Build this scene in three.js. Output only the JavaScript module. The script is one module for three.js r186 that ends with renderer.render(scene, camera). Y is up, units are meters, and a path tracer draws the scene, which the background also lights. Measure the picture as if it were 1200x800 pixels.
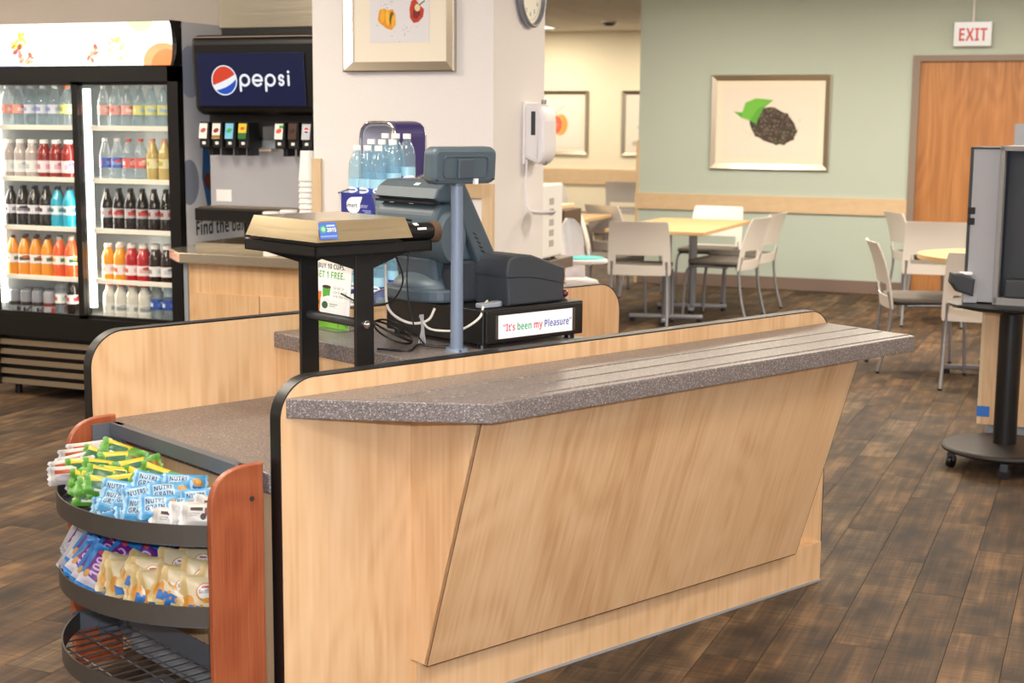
import * as THREE from 'three';
import { RoundedBoxGeometry } from 'three/addons/geometries/RoundedBoxGeometry.js';
import { mergeGeometries } from 'three/addons/utils/BufferGeometryUtils.js';
import { RectAreaLightUniformsLib } from 'three/addons/lights/RectAreaLightUniformsLib.js';

// ---------------------------------------------------------------- camera, light, exposure
RectAreaLightUniformsLib.init();
const scene = new THREE.Scene();
scene.background = new THREE.Color(0x000000);
const renderer = new THREE.WebGLRenderer({ antialias: true });
renderer.toneMapping = THREE.LinearToneMapping;
renderer.toneMappingExposure = 1.0;
renderer.shadowMap.enabled = true;

const FOCAL = 1713, EYE = 1.5;                                   // focal length in pixels of the 1200 x 800 frame
const camera = new THREE.PerspectiveCamera(2 * Math.atan(400 / FOCAL) * 180 / Math.PI, 1.5, 0.05, 60);
camera.position.set(0, EYE, 0);
camera.rotation.order = 'YXZ';
camera.rotation.set(-8.532 * Math.PI / 180, 22.173 * Math.PI / 180, 0.008);
camera.focus = 4.2; camera.userData.fStop = 5;
scene.add(camera);

// the photographer's flash, just above the lens
const flash = new THREE.PointLight(0xe6eeff, 30, 0, 2);
flash.position.set(0.02, EYE + 0.13, -0.03); flash.castShadow = true; flash.shadow.radius = 1.5; scene.add(flash);
const WARM = new THREE.Color(1.0, 0.885, 0.73), PANEL = 39;      // the ceiling panels' light
const CEIL = 2.72;

// ---------------------------------------------------------------- helpers
function rng(seed) { let a = seed >>> 0; return () => { a = (a + 0x6D2B79F5) | 0; let t = Math.imul(a ^ (a >>> 15), 1 | a); t = (t + Math.imul(t ^ (t >>> 7), 61 | t)) ^ t; return ((t ^ (t >>> 14)) >>> 0) / 4294967296; }; }
const R = rng(20240611);
const rr = (a, b) => a + (b - a) * R();
const taken = {};
function numbered(n) { if (!(n in taken)) { taken[n] = 0; return n; } taken[n]++; return `${n}_${String(taken[n]).padStart(3, '0')}`; }
function thing(name, label, category, [x, y, z] = [0, 0, 0], turn = 0, group) {
  const o = new THREE.Group(); o.name = numbered(name); o.position.set(x, y, z); o.rotation.y = turn; scene.add(o);
  o.userData = { label, category }; if (group) o.userData.group = group; return o;
}
function struct(name, geo, mat) { const m = new THREE.Mesh(geo, mat); m.name = name; m.userData.kind = 'structure'; shade(m); scene.add(m); return m; }
function shade(m) { m.castShadow = true; m.receiveShadow = true; return m; }
function part(parent, name, geo, mat, pos, rot, label) {
  if (rot && !pos) { geo.computeBoundingBox(); const c = geo.boundingBox.getCenter(new THREE.Vector3()); geo.translate(-c.x, -c.y, -c.z); pos = c.toArray(); }   // turn about its own middle
  const m = shade(new THREE.Mesh(geo, mat)); m.name = name; if (pos) m.position.set(...pos); if (rot) m.rotation.set(...rot);
  if (label) m.userData.label = label; parent.add(m); return m;
}
function dup(o, pos, turn, label, group) {
  const c = o.clone(); c.name = numbered(o.name.replace(/_\d{3}$/, '')); c.userData = { ...o.userData }; c.position.set(...pos); c.rotation.set(0, turn, 0);
  if (label) c.userData.label = label; if (group) c.userData.group = group; scene.add(c); return c;
}
// uv in metres from the position, chosen by the way a face points
function uvm(g, ox = 0, oy = 0, swap = false) {
  const p = g.attributes.position, n = g.attributes.normal, uv = new Float32Array(p.count * 2);
  for (let i = 0; i < p.count; i++) {
    const ax = Math.abs(n.getX(i)), ay = Math.abs(n.getY(i)), az = Math.abs(n.getZ(i));
    let a, b;
    if (ay > ax && ay > az) { a = p.getX(i); b = p.getZ(i); } else if (ax > az) { a = p.getZ(i); b = p.getY(i); } else { a = p.getX(i); b = p.getY(i); }
    uv[2 * i] = (swap ? b : a) + ox; uv[2 * i + 1] = (swap ? a : b) + oy;
  }
  g.setAttribute('uv', new THREE.BufferAttribute(uv, 2)); return g;
}
function box(w, h, d, x = 0, y = 0, z = 0, r = 0) {
  const g = r > 0 ? new RoundedBoxGeometry(w, h, d, 2, Math.min(r, w / 2.01, h / 2.01, d / 2.01)) : new THREE.BoxGeometry(w, h, d);
  g.translate(x, y, z); return g;
}
const span = (x0, x1, y0, y1, z0, z1, r = 0) => box(x1 - x0, y1 - y0, z1 - z0, (x0 + x1) / 2, (y0 + y1) / 2, (z0 + z1) / 2, r);
const cyl = (r0, r1, h, x = 0, y = 0, z = 0, n = 24) => new THREE.CylinderGeometry(r0, r1, h, n).translate(x, y, z);
function lathe(pts, n = 20) { const g = new THREE.LatheGeometry(pts.map(p => new THREE.Vector2(...p)), n), ys = pts.map(p => p[1]), lo = Math.min(...ys), hi = Math.max(...ys), P = g.attributes.position, U = g.attributes.uv; for (let i = 0; i < P.count; i++) U.setY(i, (P.getY(i) - lo) / (hi - lo)); return g; }
function tube(pts, r, n = 8, seg) { const c = new THREE.CatmullRomCurve3(pts.map(p => new THREE.Vector3(...p)), false, 'centripetal'); return new THREE.TubeGeometry(c, seg || pts.length * 5, r, n, false); }
function rod(a, b, r, n = 10) {
  const A = new THREE.Vector3(...a), B = new THREE.Vector3(...b), d = B.clone().sub(A), g = new THREE.CylinderGeometry(r, r, d.length(), n);
  g.applyQuaternion(new THREE.Quaternion().setFromUnitVectors(new THREE.Vector3(0, 1, 0), d.normalize())); g.translate((a[0] + b[0]) / 2, (a[1] + b[1]) / 2, (a[2] + b[2]) / 2); return g;
}
const shapeOf = pts => new THREE.Shape(pts.map(p => new THREE.Vector2(...p)));
function extrude(shape, depth, bevel = 0, curve = 8) {
  return new THREE.ExtrudeGeometry(shape, { depth: depth - 2 * bevel, bevelEnabled: bevel > 0, bevelThickness: bevel, bevelSize: bevel, bevelOffset: -bevel, bevelSegments: 2, curveSegments: curve }).translate(0, 0, bevel);
}
function merge(list) { return mergeGeometries(list.map(g => { const q = g.index ? g.toNonIndexed() : g; for (const k of Object.keys(q.attributes)) if (!['position', 'normal', 'uv'].includes(k)) q.deleteAttribute(k); return q; })); }
function roundRect(w, h, r, cx = 0, cy = 0) {
  const s = new THREE.Shape(), x0 = cx - w / 2, x1 = cx + w / 2, y0 = cy - h / 2, y1 = cy + h / 2;
  s.moveTo(x0 + r, y0); s.lineTo(x1 - r, y0); s.absarc(x1 - r, y0 + r, r, -Math.PI / 2, 0); s.lineTo(x1, y1 - r); s.absarc(x1 - r, y1 - r, r, 0, Math.PI / 2);
  s.lineTo(x0 + r, y1); s.absarc(x0 + r, y1 - r, r, Math.PI / 2, Math.PI); s.lineTo(x0, y0 + r); s.absarc(x0 + r, y0 + r, r, Math.PI, Math.PI * 1.5); return s;
}
// the counter's own frame: s along it, h up, t towards its back; local x = s, local z = -t
const TH = 64 * Math.PI / 180, CO = gnd(780, 739.6);
function gnd(px, py) {                                           // the floor point seen at a pixel of the photograph
  camera.updateMatrixWorld(); const d = new THREE.Vector3((px - 600) / FOCAL, -(py - 400) / FOCAL, -1).applyQuaternion(camera.quaternion); const k = -EYE / d.y; return [d.x * k, 0, d.z * k];
}
const C = (s, h, t) => [CO[0] + Math.cos(TH) * s - Math.sin(TH) * t, h, CO[2] - Math.sin(TH) * s - Math.cos(TH) * t];
const cthing = (name, label, cat, [s, h, t] = [0, 0, 0], turn = 0, group) => thing(name, label, cat, C(s, h, t), TH + turn, group);

// ---------------------------------------------------------------- procedural textures
function noise2(seed, n = 256) {
  const q = rng(seed), v = new Float32Array(n * n); for (let i = 0; i < v.length; i++) v[i] = q();
  return (x, y, px = n, py = n) => {                              // periodic value noise
    px = Math.min(px, n); py = Math.min(py, n);
    const xi = Math.floor(x), yi = Math.floor(y); let fx = x - xi, fy = y - yi; fx = fx * fx * (3 - 2 * fx); fy = fy * fy * (3 - 2 * fy);
    const x0 = ((xi % px) + px) % px, x1 = (x0 + 1) % px, y0 = ((yi % py) + py) % py, y1 = (y0 + 1) % py;
    const a = v[y0 * n + x0], b = v[y0 * n + x1], c = v[y1 * n + x0], d = v[y1 * n + x1];
    return a + (b - a) * fx + (c - a + (a - b - c + d) * fx) * fy;
  };
}
function dataTex(w, h, f, sizeX, sizeY, srgb = true) {
  const d = new Uint8Array(w * h * 4);
  for (let y = 0; y < h; y++) for (let x = 0; x < w; x++) { const c = f(x / w, y / h), i = (y * w + x) * 4; d[i] = c[0]; d[i + 1] = c[1]; d[i + 2] = c[2]; d[i + 3] = 255; }
  const t = new THREE.DataTexture(d, w, h); t.wrapS = t.wrapT = THREE.RepeatWrapping; t.magFilter = THREE.LinearFilter; t.minFilter = THREE.LinearMipmapLinearFilter; t.generateMipmaps = true;
  if (srgb) t.colorSpace = THREE.SRGBColorSpace; t.repeat.set(1 / sizeX, 1 / sizeY); t.needsUpdate = true; return t;
}
const clamp = v => Math.max(0, Math.min(255, v));
const mix = (a, b, k) => a.map((v, i) => v + (b[i] - v) * k);
function woodTex(w, h, sx, sy, seed, base, dark, light, rings, contrast = 1) {     // grain runs along v
  const n = noise2(seed), m = noise2(seed + 7), fx = Math.round(sx * 6);
  return dataTex(w, h, (u, v) => {
    const warp = n(u * fx, v * 3, fx, 3) * 1.6 + n(u * fx * 3, v * 6, fx * 3, 6) * 0.35;
    const cath = 0.5 + 0.5 * Math.sin((u * rings + warp * 2.2) * Math.PI * 2);
    const streak = m(u * 240, v * 5, 240, 5), fine = m(u * 250 + 9, v * 16, 250, 16), band = n(u * 20 + 3, v * 2, 20, 2);
    let k = (cath - 0.5) * 0.34 + (streak - 0.5) * 0.55 + (fine - 0.5) * 0.3 + (band - 0.5) * 0.7; k *= contrast;
    const c = k < 0 ? mix(base, dark, Math.min(1, -k * 1.5)) : mix(base, light, Math.min(1, k * 1.5));
    return c.map(clamp);
  }, sx, sy);
}
function speckTex(seed, base, dots, n = 512, size = 0.3) {
  const q = rng(seed), buf = new Float32Array(n * n * 3);
  for (let i = 0; i < n * n; i++) { const j = (q() - 0.5) * 26; for (let k = 0; k < 3; k++) buf[3 * i + k] = base[k] + j; }
  for (const [count, rad, col] of dots) for (let c = 0; c < count; c++) {
    const cx = Math.floor(q() * n), cy = Math.floor(q() * n), r = rad * (0.5 + q());
    for (let y = -3; y <= 3; y++) for (let x = -3; x <= 3; x++) if (x * x + y * y < r * r) { const i = (((cy + y + n) % n) * n + (cx + x + n) % n) * 3; for (let k = 0; k < 3; k++) buf[i + k] = col[k]; }
  }
  return dataTex(n, n, (u, v) => { const i = (Math.floor(v * n) * n + Math.floor(u * n)) * 3; return [clamp(buf[i]), clamp(buf[i + 1]), clamp(buf[i + 2])]; }, size, size);
}
function canvasTex(w, h, draw) {
  const c = document.createElement('canvas'); c.width = w; c.height = h; const g = c.getContext('2d'); draw(g, w, h);
  const t = new THREE.CanvasTexture(c); t.colorSpace = THREE.SRGBColorSpace; t.magFilter = THREE.LinearFilter; return t;
}
const nB = noise2(91), nF = noise2(92);
const grainBump = dataTex(256, 256, (u, v) => { const k = 255 * (0.6 * nB(u * 64, v * 64, 64, 64) + 0.4 * nF(u * 128, v * 128, 128, 128)); return [k, k, k]; }, 0.35, 0.35, false);
const brushed = dataTex(256, 256, (u, v) => { const k = 150 + 70 * (nB(u * 3, v * 250, 3, 250) - 0.5); return [k, k, k]; }, 0.5, 0.5, false);
const mapleTex = woodTex(1024, 1024, 2.2, 1.1, 11, [213, 174, 130], [184, 138, 94], [228, 194, 154], 13, 0.58);
const mapleTex2 = woodTex(1024, 1024, 1.9, 1.0, 29, [213, 174, 130], [184, 138, 94], [228, 194, 154], 10, 0.6);
const cherryTex = woodTex(512, 512, 0.5, 0.8, 41, [160, 82, 48], [128, 56, 30], [182, 104, 66], 3, 0.7);
const doorTex = woodTex(512, 1024, 0.95, 2.1, 53, [176, 118, 64], [144, 90, 46], [198, 142, 90], 7, 0.75);
const tanTex = woodTex(256, 256, 0.6, 0.6, 67, [216, 188, 150], [198, 168, 128], [228, 204, 170], 4, 0.5);
const speckGrey = speckTex(71, [106, 101, 102], [[5200, 1.3, [168, 164, 168]], [2600, 1.5, [66, 58, 58]], [1500, 1.2, [206, 204, 208]]]);
const nP = noise2(131), nQ = noise2(137), nS = noise2(139);
const plankTex = dataTex(1024, 1024, (u, v) => {                   // 1.28 m square: grain along v, saw marks across it
  const g1 = nP(u * 200, v * 6, 200, 6), g2 = nQ(u * 60, v * 4, 60, 4), blotch = nS(u * 14, v * 7, 14, 7) * 0.6 + nS(u * 34, v * 20, 34, 20) * 0.4, saw = nQ(u * 18, v * 240, 18, 240);
  const k = (g1 - 0.5) * 0.4 + (g2 - 0.5) * 0.5 + (blotch - 0.5) * 1.5 + (saw - 0.5) * 0.36;
  const c = k < 0 ? mix([94, 74, 53], [58, 45, 33], Math.min(1, -k * 1.7)) : mix([94, 74, 53], [142, 113, 80], Math.min(1, k * 1.5));
  return c.map(clamp);
}, 1.28, 1.28);
const fabricTex = speckTex(83, [112, 106, 99], [[9000, 1, [132, 126, 118]], [6000, 1, [90, 85, 80]]], 256, 0.12);
const tileTex = speckTex(87, [226, 220, 206], [[2500, 1.2, [206, 200, 186]]], 256, 0.5);

// ---------------------------------------------------------------- materials
const std = (color, roughness = 0.6, metalness = 0, extra = {}) => new THREE.MeshStandardMaterial({ color, roughness, metalness, ...extra });
const phys = (color, roughness, extra = {}) => new THREE.MeshPhysicalMaterial({ color, roughness, ...extra });
const M = {
  maple: std(0xffffff, 0.42, 0, { map: mapleTex }), mapleSlope: std(0xffffff, 0.42, 0, { map: mapleTex2 }),
  cherry: std(0xe8ecec, 0.38, 0, { map: cherryTex }), door: std(0xffffff, 0.45, 0, { map: doorTex }), tan: std(0xffffff, 0.5, 0, { map: tanTex }),
  speck: std(0xfff6ea, 0.36, 0, { map: speckGrey }),
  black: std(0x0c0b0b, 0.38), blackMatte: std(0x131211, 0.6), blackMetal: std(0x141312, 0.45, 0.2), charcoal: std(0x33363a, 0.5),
  fridge: std(0x100e0c, 0.35), grille: std(0x6b5c48, 0.5, 0.35),
  steel: std(0xe2d6be, 0.34, 0.85, { roughnessMap: brushed }), chrome: std(0xd8d8dc, 0.12, 1), greyMetal: std(0x8d9096, 0.4, 0.6), chairLeg: std(0x9a9ca2, 0.38, 0.55),
  plateSteel: std(0xd2c09c, 0.36, 0.85, { roughnessMap: brushed }), splash: std(0xdcdde2, 0.38, 0.55, { roughnessMap: brushed }),
  rackMetal: std(0x666b72, 0.42, 0.4), wire: std(0x77787c, 0.3, 0.8), band: std(0x4b4640, 0.45, 0.3),
  teal: std(0xbac6bb, 0.85, 0, { bumpMap: grainBump, bumpScale: 0.0006 }), cream: std(0xf2e8cc, 0.85, 0, { bumpMap: grainBump, bumpScale: 0.0006 }),
  white: std(0xe9e4e0, 0.8, 0, { bumpMap: grainBump, bumpScale: 0.0006 }), grey: std(0xc9beb2, 0.85, 0, { bumpMap: grainBump, bumpScale: 0.0006 }),
  tile: std(0xffffff, 0.9, 0, { map: tileTex }), grid: std(0xd9d3c6, 0.6), base: std(0x7d6b60, 0.6), frameMetal: std(0x8a7a6e, 0.5),
  kick: std(0x8d9298, 0.5), shell: std(0xe9e4dc, 0.42), seat: std(0xffffff, 0.95, 0, { map: fabricTex }), seatBase: std(0x1e1e20, 0.6),
  tableTop: std(0xcba979, 0.6), plastic: std(0xece8ea, 0.4), white2: std(0xf4f2ee, 0.5), paper: std(0xf6f5f2, 0.8),
  pos: std(0x48565e, 0.45), posDark: std(0x404b52, 0.5), posPole: std(0x6d7a8c, 0.4), printer: std(0x32363c, 0.55), drawer: std(0x0f0e0e, 0.4),
  silver: std(0xbcb2a0, 0.32, 0.9), glass: phys(0xffffff, 0.02, { transmission: 1, thickness: 0, ior: 1.5 }), clear: phys(0xf4fafc, 0.05, { transmission: 0.92, thickness: 0, ior: 1.4 }),
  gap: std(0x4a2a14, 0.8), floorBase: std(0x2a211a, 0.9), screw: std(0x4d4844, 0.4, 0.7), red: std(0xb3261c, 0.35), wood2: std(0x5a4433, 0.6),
};
const lit = (map, k) => new THREE.MeshStandardMaterial({ color: 0x101010, map, emissive: 0xffffff, emissiveMap: map, emissiveIntensity: k, roughness: 0.3 });
const print = (map, rough = 0.5) => new THREE.MeshStandardMaterial({ map, roughness: rough });

// ---------------------------------------------------------------- the room
const floor = struct('floor', span(-9, 4, -0.12, -0.008, -19.2, 4), M.floorBase);
{ // planks run away from the camera; those in view are single pieces
  const W = 0.16, L = 0.92, geos = [], mats = [0xdcdcdc, 0xcfc6ba, 0xbeb3a6, 0xdccfbe, 0xac9f92].map(c => std(c, 0.72, 0, { map: plankTex, bumpMap: plankTex, bumpScale: 0.0008 }));
  for (let k = 0; k < 16; k++) { const g = new THREE.BoxGeometry(W - 0.0016, 0.008, L - 0.0016); uvm(g, rr(0, 1.28), rr(0, 1.28)); geos.push(g); }
  camera.updateMatrixWorld(); camera.updateProjectionMatrix(); const v = new THREE.Vector3(), all = [];
  for (let i = 0; i < 82; i++) {
    const x = -9 + W * (i + 0.5), off = ((i * 0.37) % 1) * L;
    for (let j = 0; j < 27; j++) {
      const z = 3.9 - L * (j + 0.5) + off - L; if (z < -19 || z > 3.5) continue;
      v.set(x, 0, z).project(camera); const px = 600 + 600 * v.x, py = 400 - 400 * v.y, inFront = z < -1.5 && Math.abs(v.z) < 1;
      const seen = inFront && px > -25 && px < 1225 && py < 860 && py > 325 && ((px < 110 && py > 455) || (px > 560 && py > 395 && py > 1000 - 0.335 * px && py > 690 - (px - 960) * 2.2 - 60 && px > 600) || (px > 720 && py < 400) || (px > 600 && py > 1000 - 0.335 * px - 20));
      all.push({ x, z, k: Math.floor(R() * 16), m: Math.floor(R() * 5), seen, d: Math.hypot(x, z) });
    }
  }
  const show = all.filter(p => p.seen).sort((a, b) => a.d - b.d).slice(0, 295), set = new Set(show); let n = 0;
  for (const p of show) part(floor, n++ ? `plank_${String(n - 1).padStart(3, '0')}` : 'plank', geos[p.k], mats[p.m], [p.x, -0.004, p.z]);
  mats.forEach((m, q) => { const rest = all.filter(p => !set.has(p) && p.m === q).map(p => geos[p.k].clone().translate(p.x, -0.004, p.z)); const o = part(floor, 'far_planks', merge(rest), m); o.userData.kind = 'stuff'; });
}
struct('wall_back', merge([span(-4.15, -1.667, 0, CEIL, -13.5, -13.3), span(-1.667, -0.60, 2.1, CEIL, -13.5, -13.3), span(-0.60, 4, 0, CEIL, -13.5, -13.3)].map(g => uvm(g))), M.teal);
struct('wall_far', uvm(span(-9.2, 1, 0, CEIL + 0.1, -19.2, -19)), M.cream);
struct('wall_service', uvm(span(-9, -3.3, 0, CEIL, -7.25, -7.05)), M.grey);
struct('wall_left', uvm(span(-9.2, -9, 0, CEIL, -19.2, 4.2)), M.white);
struct('wall_right', uvm(span(4, 4.2, 0, CEIL, -19.2, 4.2)), M.white);
struct('wall_front', uvm(span(-9.2, 4.2, 0, CEIL, 4, 4.2)), M.white);
struct('wall_pillar', uvm(span(-3.305, -2.438, 0, CEIL, -6.35, -5.75)), M.white);
struct('trim_1', uvm(span(-4.17, -1.667, 0.704, 0.851, -13.3, -13.278), 0, 0, true), M.tan);
struct('trim_2', uvm(span(-4.166, -4.138, 0, 1.34, -13.52, -13.286)), M.tan);
struct('trim_3', uvm(span(-9, -3, 0.668, 0.877, -19, -18.975), 0, 0, true), M.tan);
struct('trim_4', uvm(span(-3.309, -3.264, 0.0, 1.333, -5.765, -5.735)), M.tan);
struct('trim_5', uvm(span(-2.482, -2.434, 0.0, 1.24, -5.765, -5.735)), M.tan);
struct('trim_6', uvm(span(-2.56, -2.483, 1.178, 1.24, -5.75, -5.738), 0, 0, true), M.tan);
struct('baseboard_back', span(-4.15, -1.667, 0, 0.115, -13.3, -13.288, 0.003), M.base);
struct('baseboard_far', span(-9, -3, 0, 0.115, -19, -18.988, 0.003), M.base);
{ // ceiling of lay-in tiles with the light panels set into it
  const ceiling = struct('ceiling', span(-9.2, 4.2, CEIL + 0.012, CEIL + 0.1, -19.2, 4.2), M.tile);
  const tile = uvm(new THREE.BoxGeometry(0.588, 0.012, 0.588));
  const rest = []; let n = 0;
  for (let i = 0; i < 21; i++) for (let j = 0; j < 38; j++) {
    const x = -8.9 + 0.6 * i, z = -18.7 + 0.6 * j;
    if (x > -8 && x < -4 && z < -14) part(ceiling, n++ ? `ceiling_tile_${String(n - 1).padStart(3, '0')}` : 'ceiling_tile', tile, M.tile, [x, CEIL + 0.006, z]); else rest.push(tile.clone().translate(x, CEIL + 0.006, z));
  }
  part(ceiling, 'outer_tiles', merge(rest), M.tile).userData.kind = 'stuff';
}
{ // recessed ceiling light panels out of view, several added to brighten dim areas: frame, glowing diffuser, and the light just below it
  const spots = [[-6.8, -3.6], [-4.4, -3.4], [-1.9, -3.0], [0.6, -3.0], [-4.4, -0.6], [-1.9, -0.4], [0.6, -0.4], [-1.9, 2.2], [0.8, 2.2], [1.6, -5.6], [-5.6, -9.2], [-3.4, -9.0], [-1.2, -9.0], [1.2, -9.0], [-3.4, -11.4], [-1.2, -11.4], [1.2, -11.4], [3.0, -10.2], [-6.3, -5.3], [-4.3, -4.3], [-0.5, -6.7], [-2.3, -10.3], [0.1, -10.2], [-3.9, -16.2], [-8.2, -15.9], [-7.1, -17.9], [-5.0, -17.9], [-6.0, -14.6]];
  const diff = new THREE.MeshStandardMaterial({ color: 0xffffff, emissive: WARM, emissiveIntensity: 3, roughness: 0.6 });
  spots.forEach(([x, z], i) => {
    const t = thing('unseen_ceiling_light', 'unseen square recessed ceiling light panel with white frame', 'ceiling light', [x, CEIL, z], 0, 'recessed ceiling light panels');
    part(t, 'frame', merge([span(-0.32, 0.32, -0.012, 0, 0.28, 0.32), span(-0.32, 0.32, -0.012, 0, -0.32, -0.28), span(0.28, 0.32, -0.012, 0, -0.28, 0.28), span(-0.32, -0.28, -0.012, 0, -0.28, 0.28)]), M.white2);
    part(t, 'diffuser', span(-0.28, 0.28, -0.006, 0, -0.28, 0.28), diff);
    const l = new THREE.RectAreaLight(WARM, PANEL, 0.56, 0.56); l.position.set(x, CEIL - 0.016, z); l.rotation.x = -Math.PI / 2; scene.add(l);
  });
}
{ // door with its metal frame, kick and push plate
  const d = struct('door_1', uvm(span(-1.605, -0.662, 0.008, 2.05, -13.36, -13.315)), M.door);
  part(d, 'door_frame', merge([span(-1.667, -1.605, 0, 2.1, -13.5, -13.275), span(-0.662, -0.60, 0, 2.1, -13.5, -13.275), span(-1.605, -0.662, 2.05, 2.1, -13.5, -13.275)]), M.frameMetal);
  part(d, 'push_plate', span(-0.80, -0.70, 1.3, 1.52, -13.315, -13.31), M.greyMetal, null, null, 'grey metal push plate');
}
{ // exit sign
  const t = thing('exit_sign', 'lit white exit sign with red letters above wooden door', 'sign', [-1.18, 2.17, -13.24]);
  part(t, 'housing', box(0.31, 0.205, 0.04, 0, 0.1025, 0, 0.006), M.white2);
  const tex = canvasTex(384, 256, (g, w, h) => { g.fillStyle = '#fff6ea'; g.fillRect(0, 0, w, h); g.fillStyle = '#e2231f'; g.font = 'bold 190px sans-serif'; g.textAlign = 'center'; g.textBaseline = 'middle'; g.save(); g.translate(w / 2, h / 2 + 8); g.scale(0.78, 1.05); g.fillText('EXIT', 0, 0); g.restore(); });
  part(t, 'face', new THREE.PlaneGeometry(0.296, 0.192).translate(0, 0.1025, 0.0206), lit(tex, 0.75), null, null, 'white face with the red word EXIT');
  part(t, 'stem', rod([0, 0.2, 0], [0, CEIL - 2.17, 0], 0.009), M.white2);
  const l = new THREE.RectAreaLight(0xffe8dd, 1.2, 0.29, 0.19); l.position.set(-1.18, 2.272, -13.2); l.lookAt(-1.18, 2.272, 0); scene.add(l);
}
{ const t = thing('smoke_detector', 'small white smoke detector on the ceiling', 'detector', [-5.77, CEIL, -17.2]); part(t, 'base', cyl(0.1, 0.1, 0.02, 0, -0.01, 0), M.white2); part(t, 'cover', lathe([[0, -0.06], [0.05, -0.055], [0.08, -0.03], [0.085, -0.02]]), M.charcoal); }

// ---------------------------------------------------------------- framed pictures
function picture(label, pos, w, h, fw, tex, matInset) {
  const t = thing('framed_picture', label, 'picture', pos);
  const prof = [[0, 0], [fw, 0], [fw, 0.012], [0.006, 0.03], [0, 0.026]];
  const bar = (len, rot, x, y, name) => {                         // mitred moulding
    const p = [], I = [], q = prof.length;
    for (const e of [-1, 1]) for (const [a, b] of prof) p.push(e * (len / 2 - a), a, b);
    for (let k = 0; k < q; k++) { const k2 = (k + 1) % q; I.push(k, k2, q + k2, k, q + k2, q + k); }
    const g = new THREE.BufferGeometry(); g.setAttribute('position', new THREE.Float32BufferAttribute(p, 3)); g.setIndex(I);
    const f = g.toNonIndexed(); f.computeVertexNormals(); f.setAttribute('uv', new THREE.Float32BufferAttribute(new Float32Array(f.attributes.position.count * 2), 2)); uvm(f);
    part(t, 'frame_bar', f, M.silver, [x, y, 0], [0, 0, rot]);
  };
  bar(w, 0, 0, -h / 2); bar(w, Math.PI, 0, h / 2); bar(h, Math.PI / 2, w / 2, 0); bar(h, -Math.PI / 2, -w / 2, 0);
  part(t, 'mat_board', box(w - 2 * fw + 0.01, h - 2 * fw + 0.01, 0.004, 0, 0, 0.004), std(0xf3ead6, 0.8));
  part(t, 'print', box(w - 2 * fw - 2 * matInset, h - 2 * fw - 2 * matInset, 0.002, 0, 0, 0.0072), print(tex, 0.7));
  part(t, 'glazing', new THREE.PlaneGeometry(w - 2 * fw, h - 2 * fw).translate(0, 0, 0.011), M.glass);
  return t;
}
function splash(g, cx, cy, sx, sy, seed, col) { const q = rng(seed); g.strokeStyle = col; g.fillStyle = col; for (let i = 0; i < 60; i++) { const a = q() * 6.283, r = 0.5 + q() * 0.5, x = cx + Math.cos(a) * sx * r, y = cy + Math.sin(a) * sy * r; g.lineWidth = 1 + q() * 2.5; g.beginPath(); g.moveTo(x, y); g.lineTo(x + (q() - 0.5) * 40, y + (q() - 0.5) * 26); g.stroke(); if (q() < 0.5) { g.beginPath(); g.arc(x + (q() - 0.5) * 60, y + (q() - 0.5) * 60, 1 + q() * 3, 0, 6.3); g.fill(); } } }
const ell = (g, x, y, a, b, r, col) => { g.fillStyle = col; g.beginPath(); g.ellipse(x, y, a, b, r, 0, 6.2832); g.fill(); };
const poly = (g, pts, col) => { g.fillStyle = col; g.beginPath(); pts.forEach((p, i) => i ? g.lineTo(...p) : g.moveTo(...p)); g.closePath(); g.fill(); };
const berryTex = canvasTex(640, 480, (g, w, h) => {
  g.fillStyle = '#efe6d8'; g.fillRect(0, 0, w, h); splash(g, 330, 260, 240, 120, 5, 'rgba(110,115,120,0.55)');
  g.translate(335, 235); g.scale(1.3, 1.22); g.translate(-345, -222);
  const q = rng(8); ell(g, 350, 245, 128, 92, 0.5, '#2d241f');
  for (let i = 0; i < 130; i++) { const a = q() * 6.283, r = Math.sqrt(q()); const lx = Math.cos(a) * 122 * r, ly = Math.sin(a) * 86 * r, x = 350 + lx * 0.88 - ly * 0.48, y = 245 + lx * 0.48 + ly * 0.88; ell(g, x, y, 15, 14, 0, ['#3c302b', '#4b3d35', '#57483d', '#3a3528'][i % 4]); ell(g, x - 4, y - 5, 5, 4, 0, i % 5 ? '#8d7d74' : '#7d8a45'); }
  poly(g, [[185, 200], [145, 165], [190, 170], [205, 115], [260, 90], [350, 100], [300, 145], [290, 170], [275, 200], [265, 235], [230, 215]], '#5cae35'); poly(g, [[205, 115], [260, 90], [350, 100], [270, 150], [230, 215], [185, 200]], '#74c442');
});
const citrusTex = canvasTex(480, 480, (g, w, h) => {
  g.fillStyle = '#f3ecdd'; g.fillRect(0, 0, w, h); splash(g, 250, 250, 120, 130, 12, 'rgba(150,150,140,0.6)'); g.strokeStyle = '#8d8d80'; g.lineWidth = 5; g.beginPath(); g.moveTo(210, 150); g.quadraticCurveTo(260, 90, 310, 70); g.stroke();
  ell(g, 262, 260, 78, 105, 0.1, '#f0a542'); ell(g, 225, 260, 72, 100, 0.08, '#f2c27c'); ell(g, 224, 260, 58, 86, 0.08, '#e8603a');
  g.strokeStyle = '#f4b08c'; g.lineWidth = 4; for (let k = 0; k < 9; k++) { const a = k * 0.698; g.beginPath(); g.moveTo(224, 260); g.lineTo(224 + 56 * Math.cos(a), 260 + 84 * Math.sin(a)); g.stroke(); }
});
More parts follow.
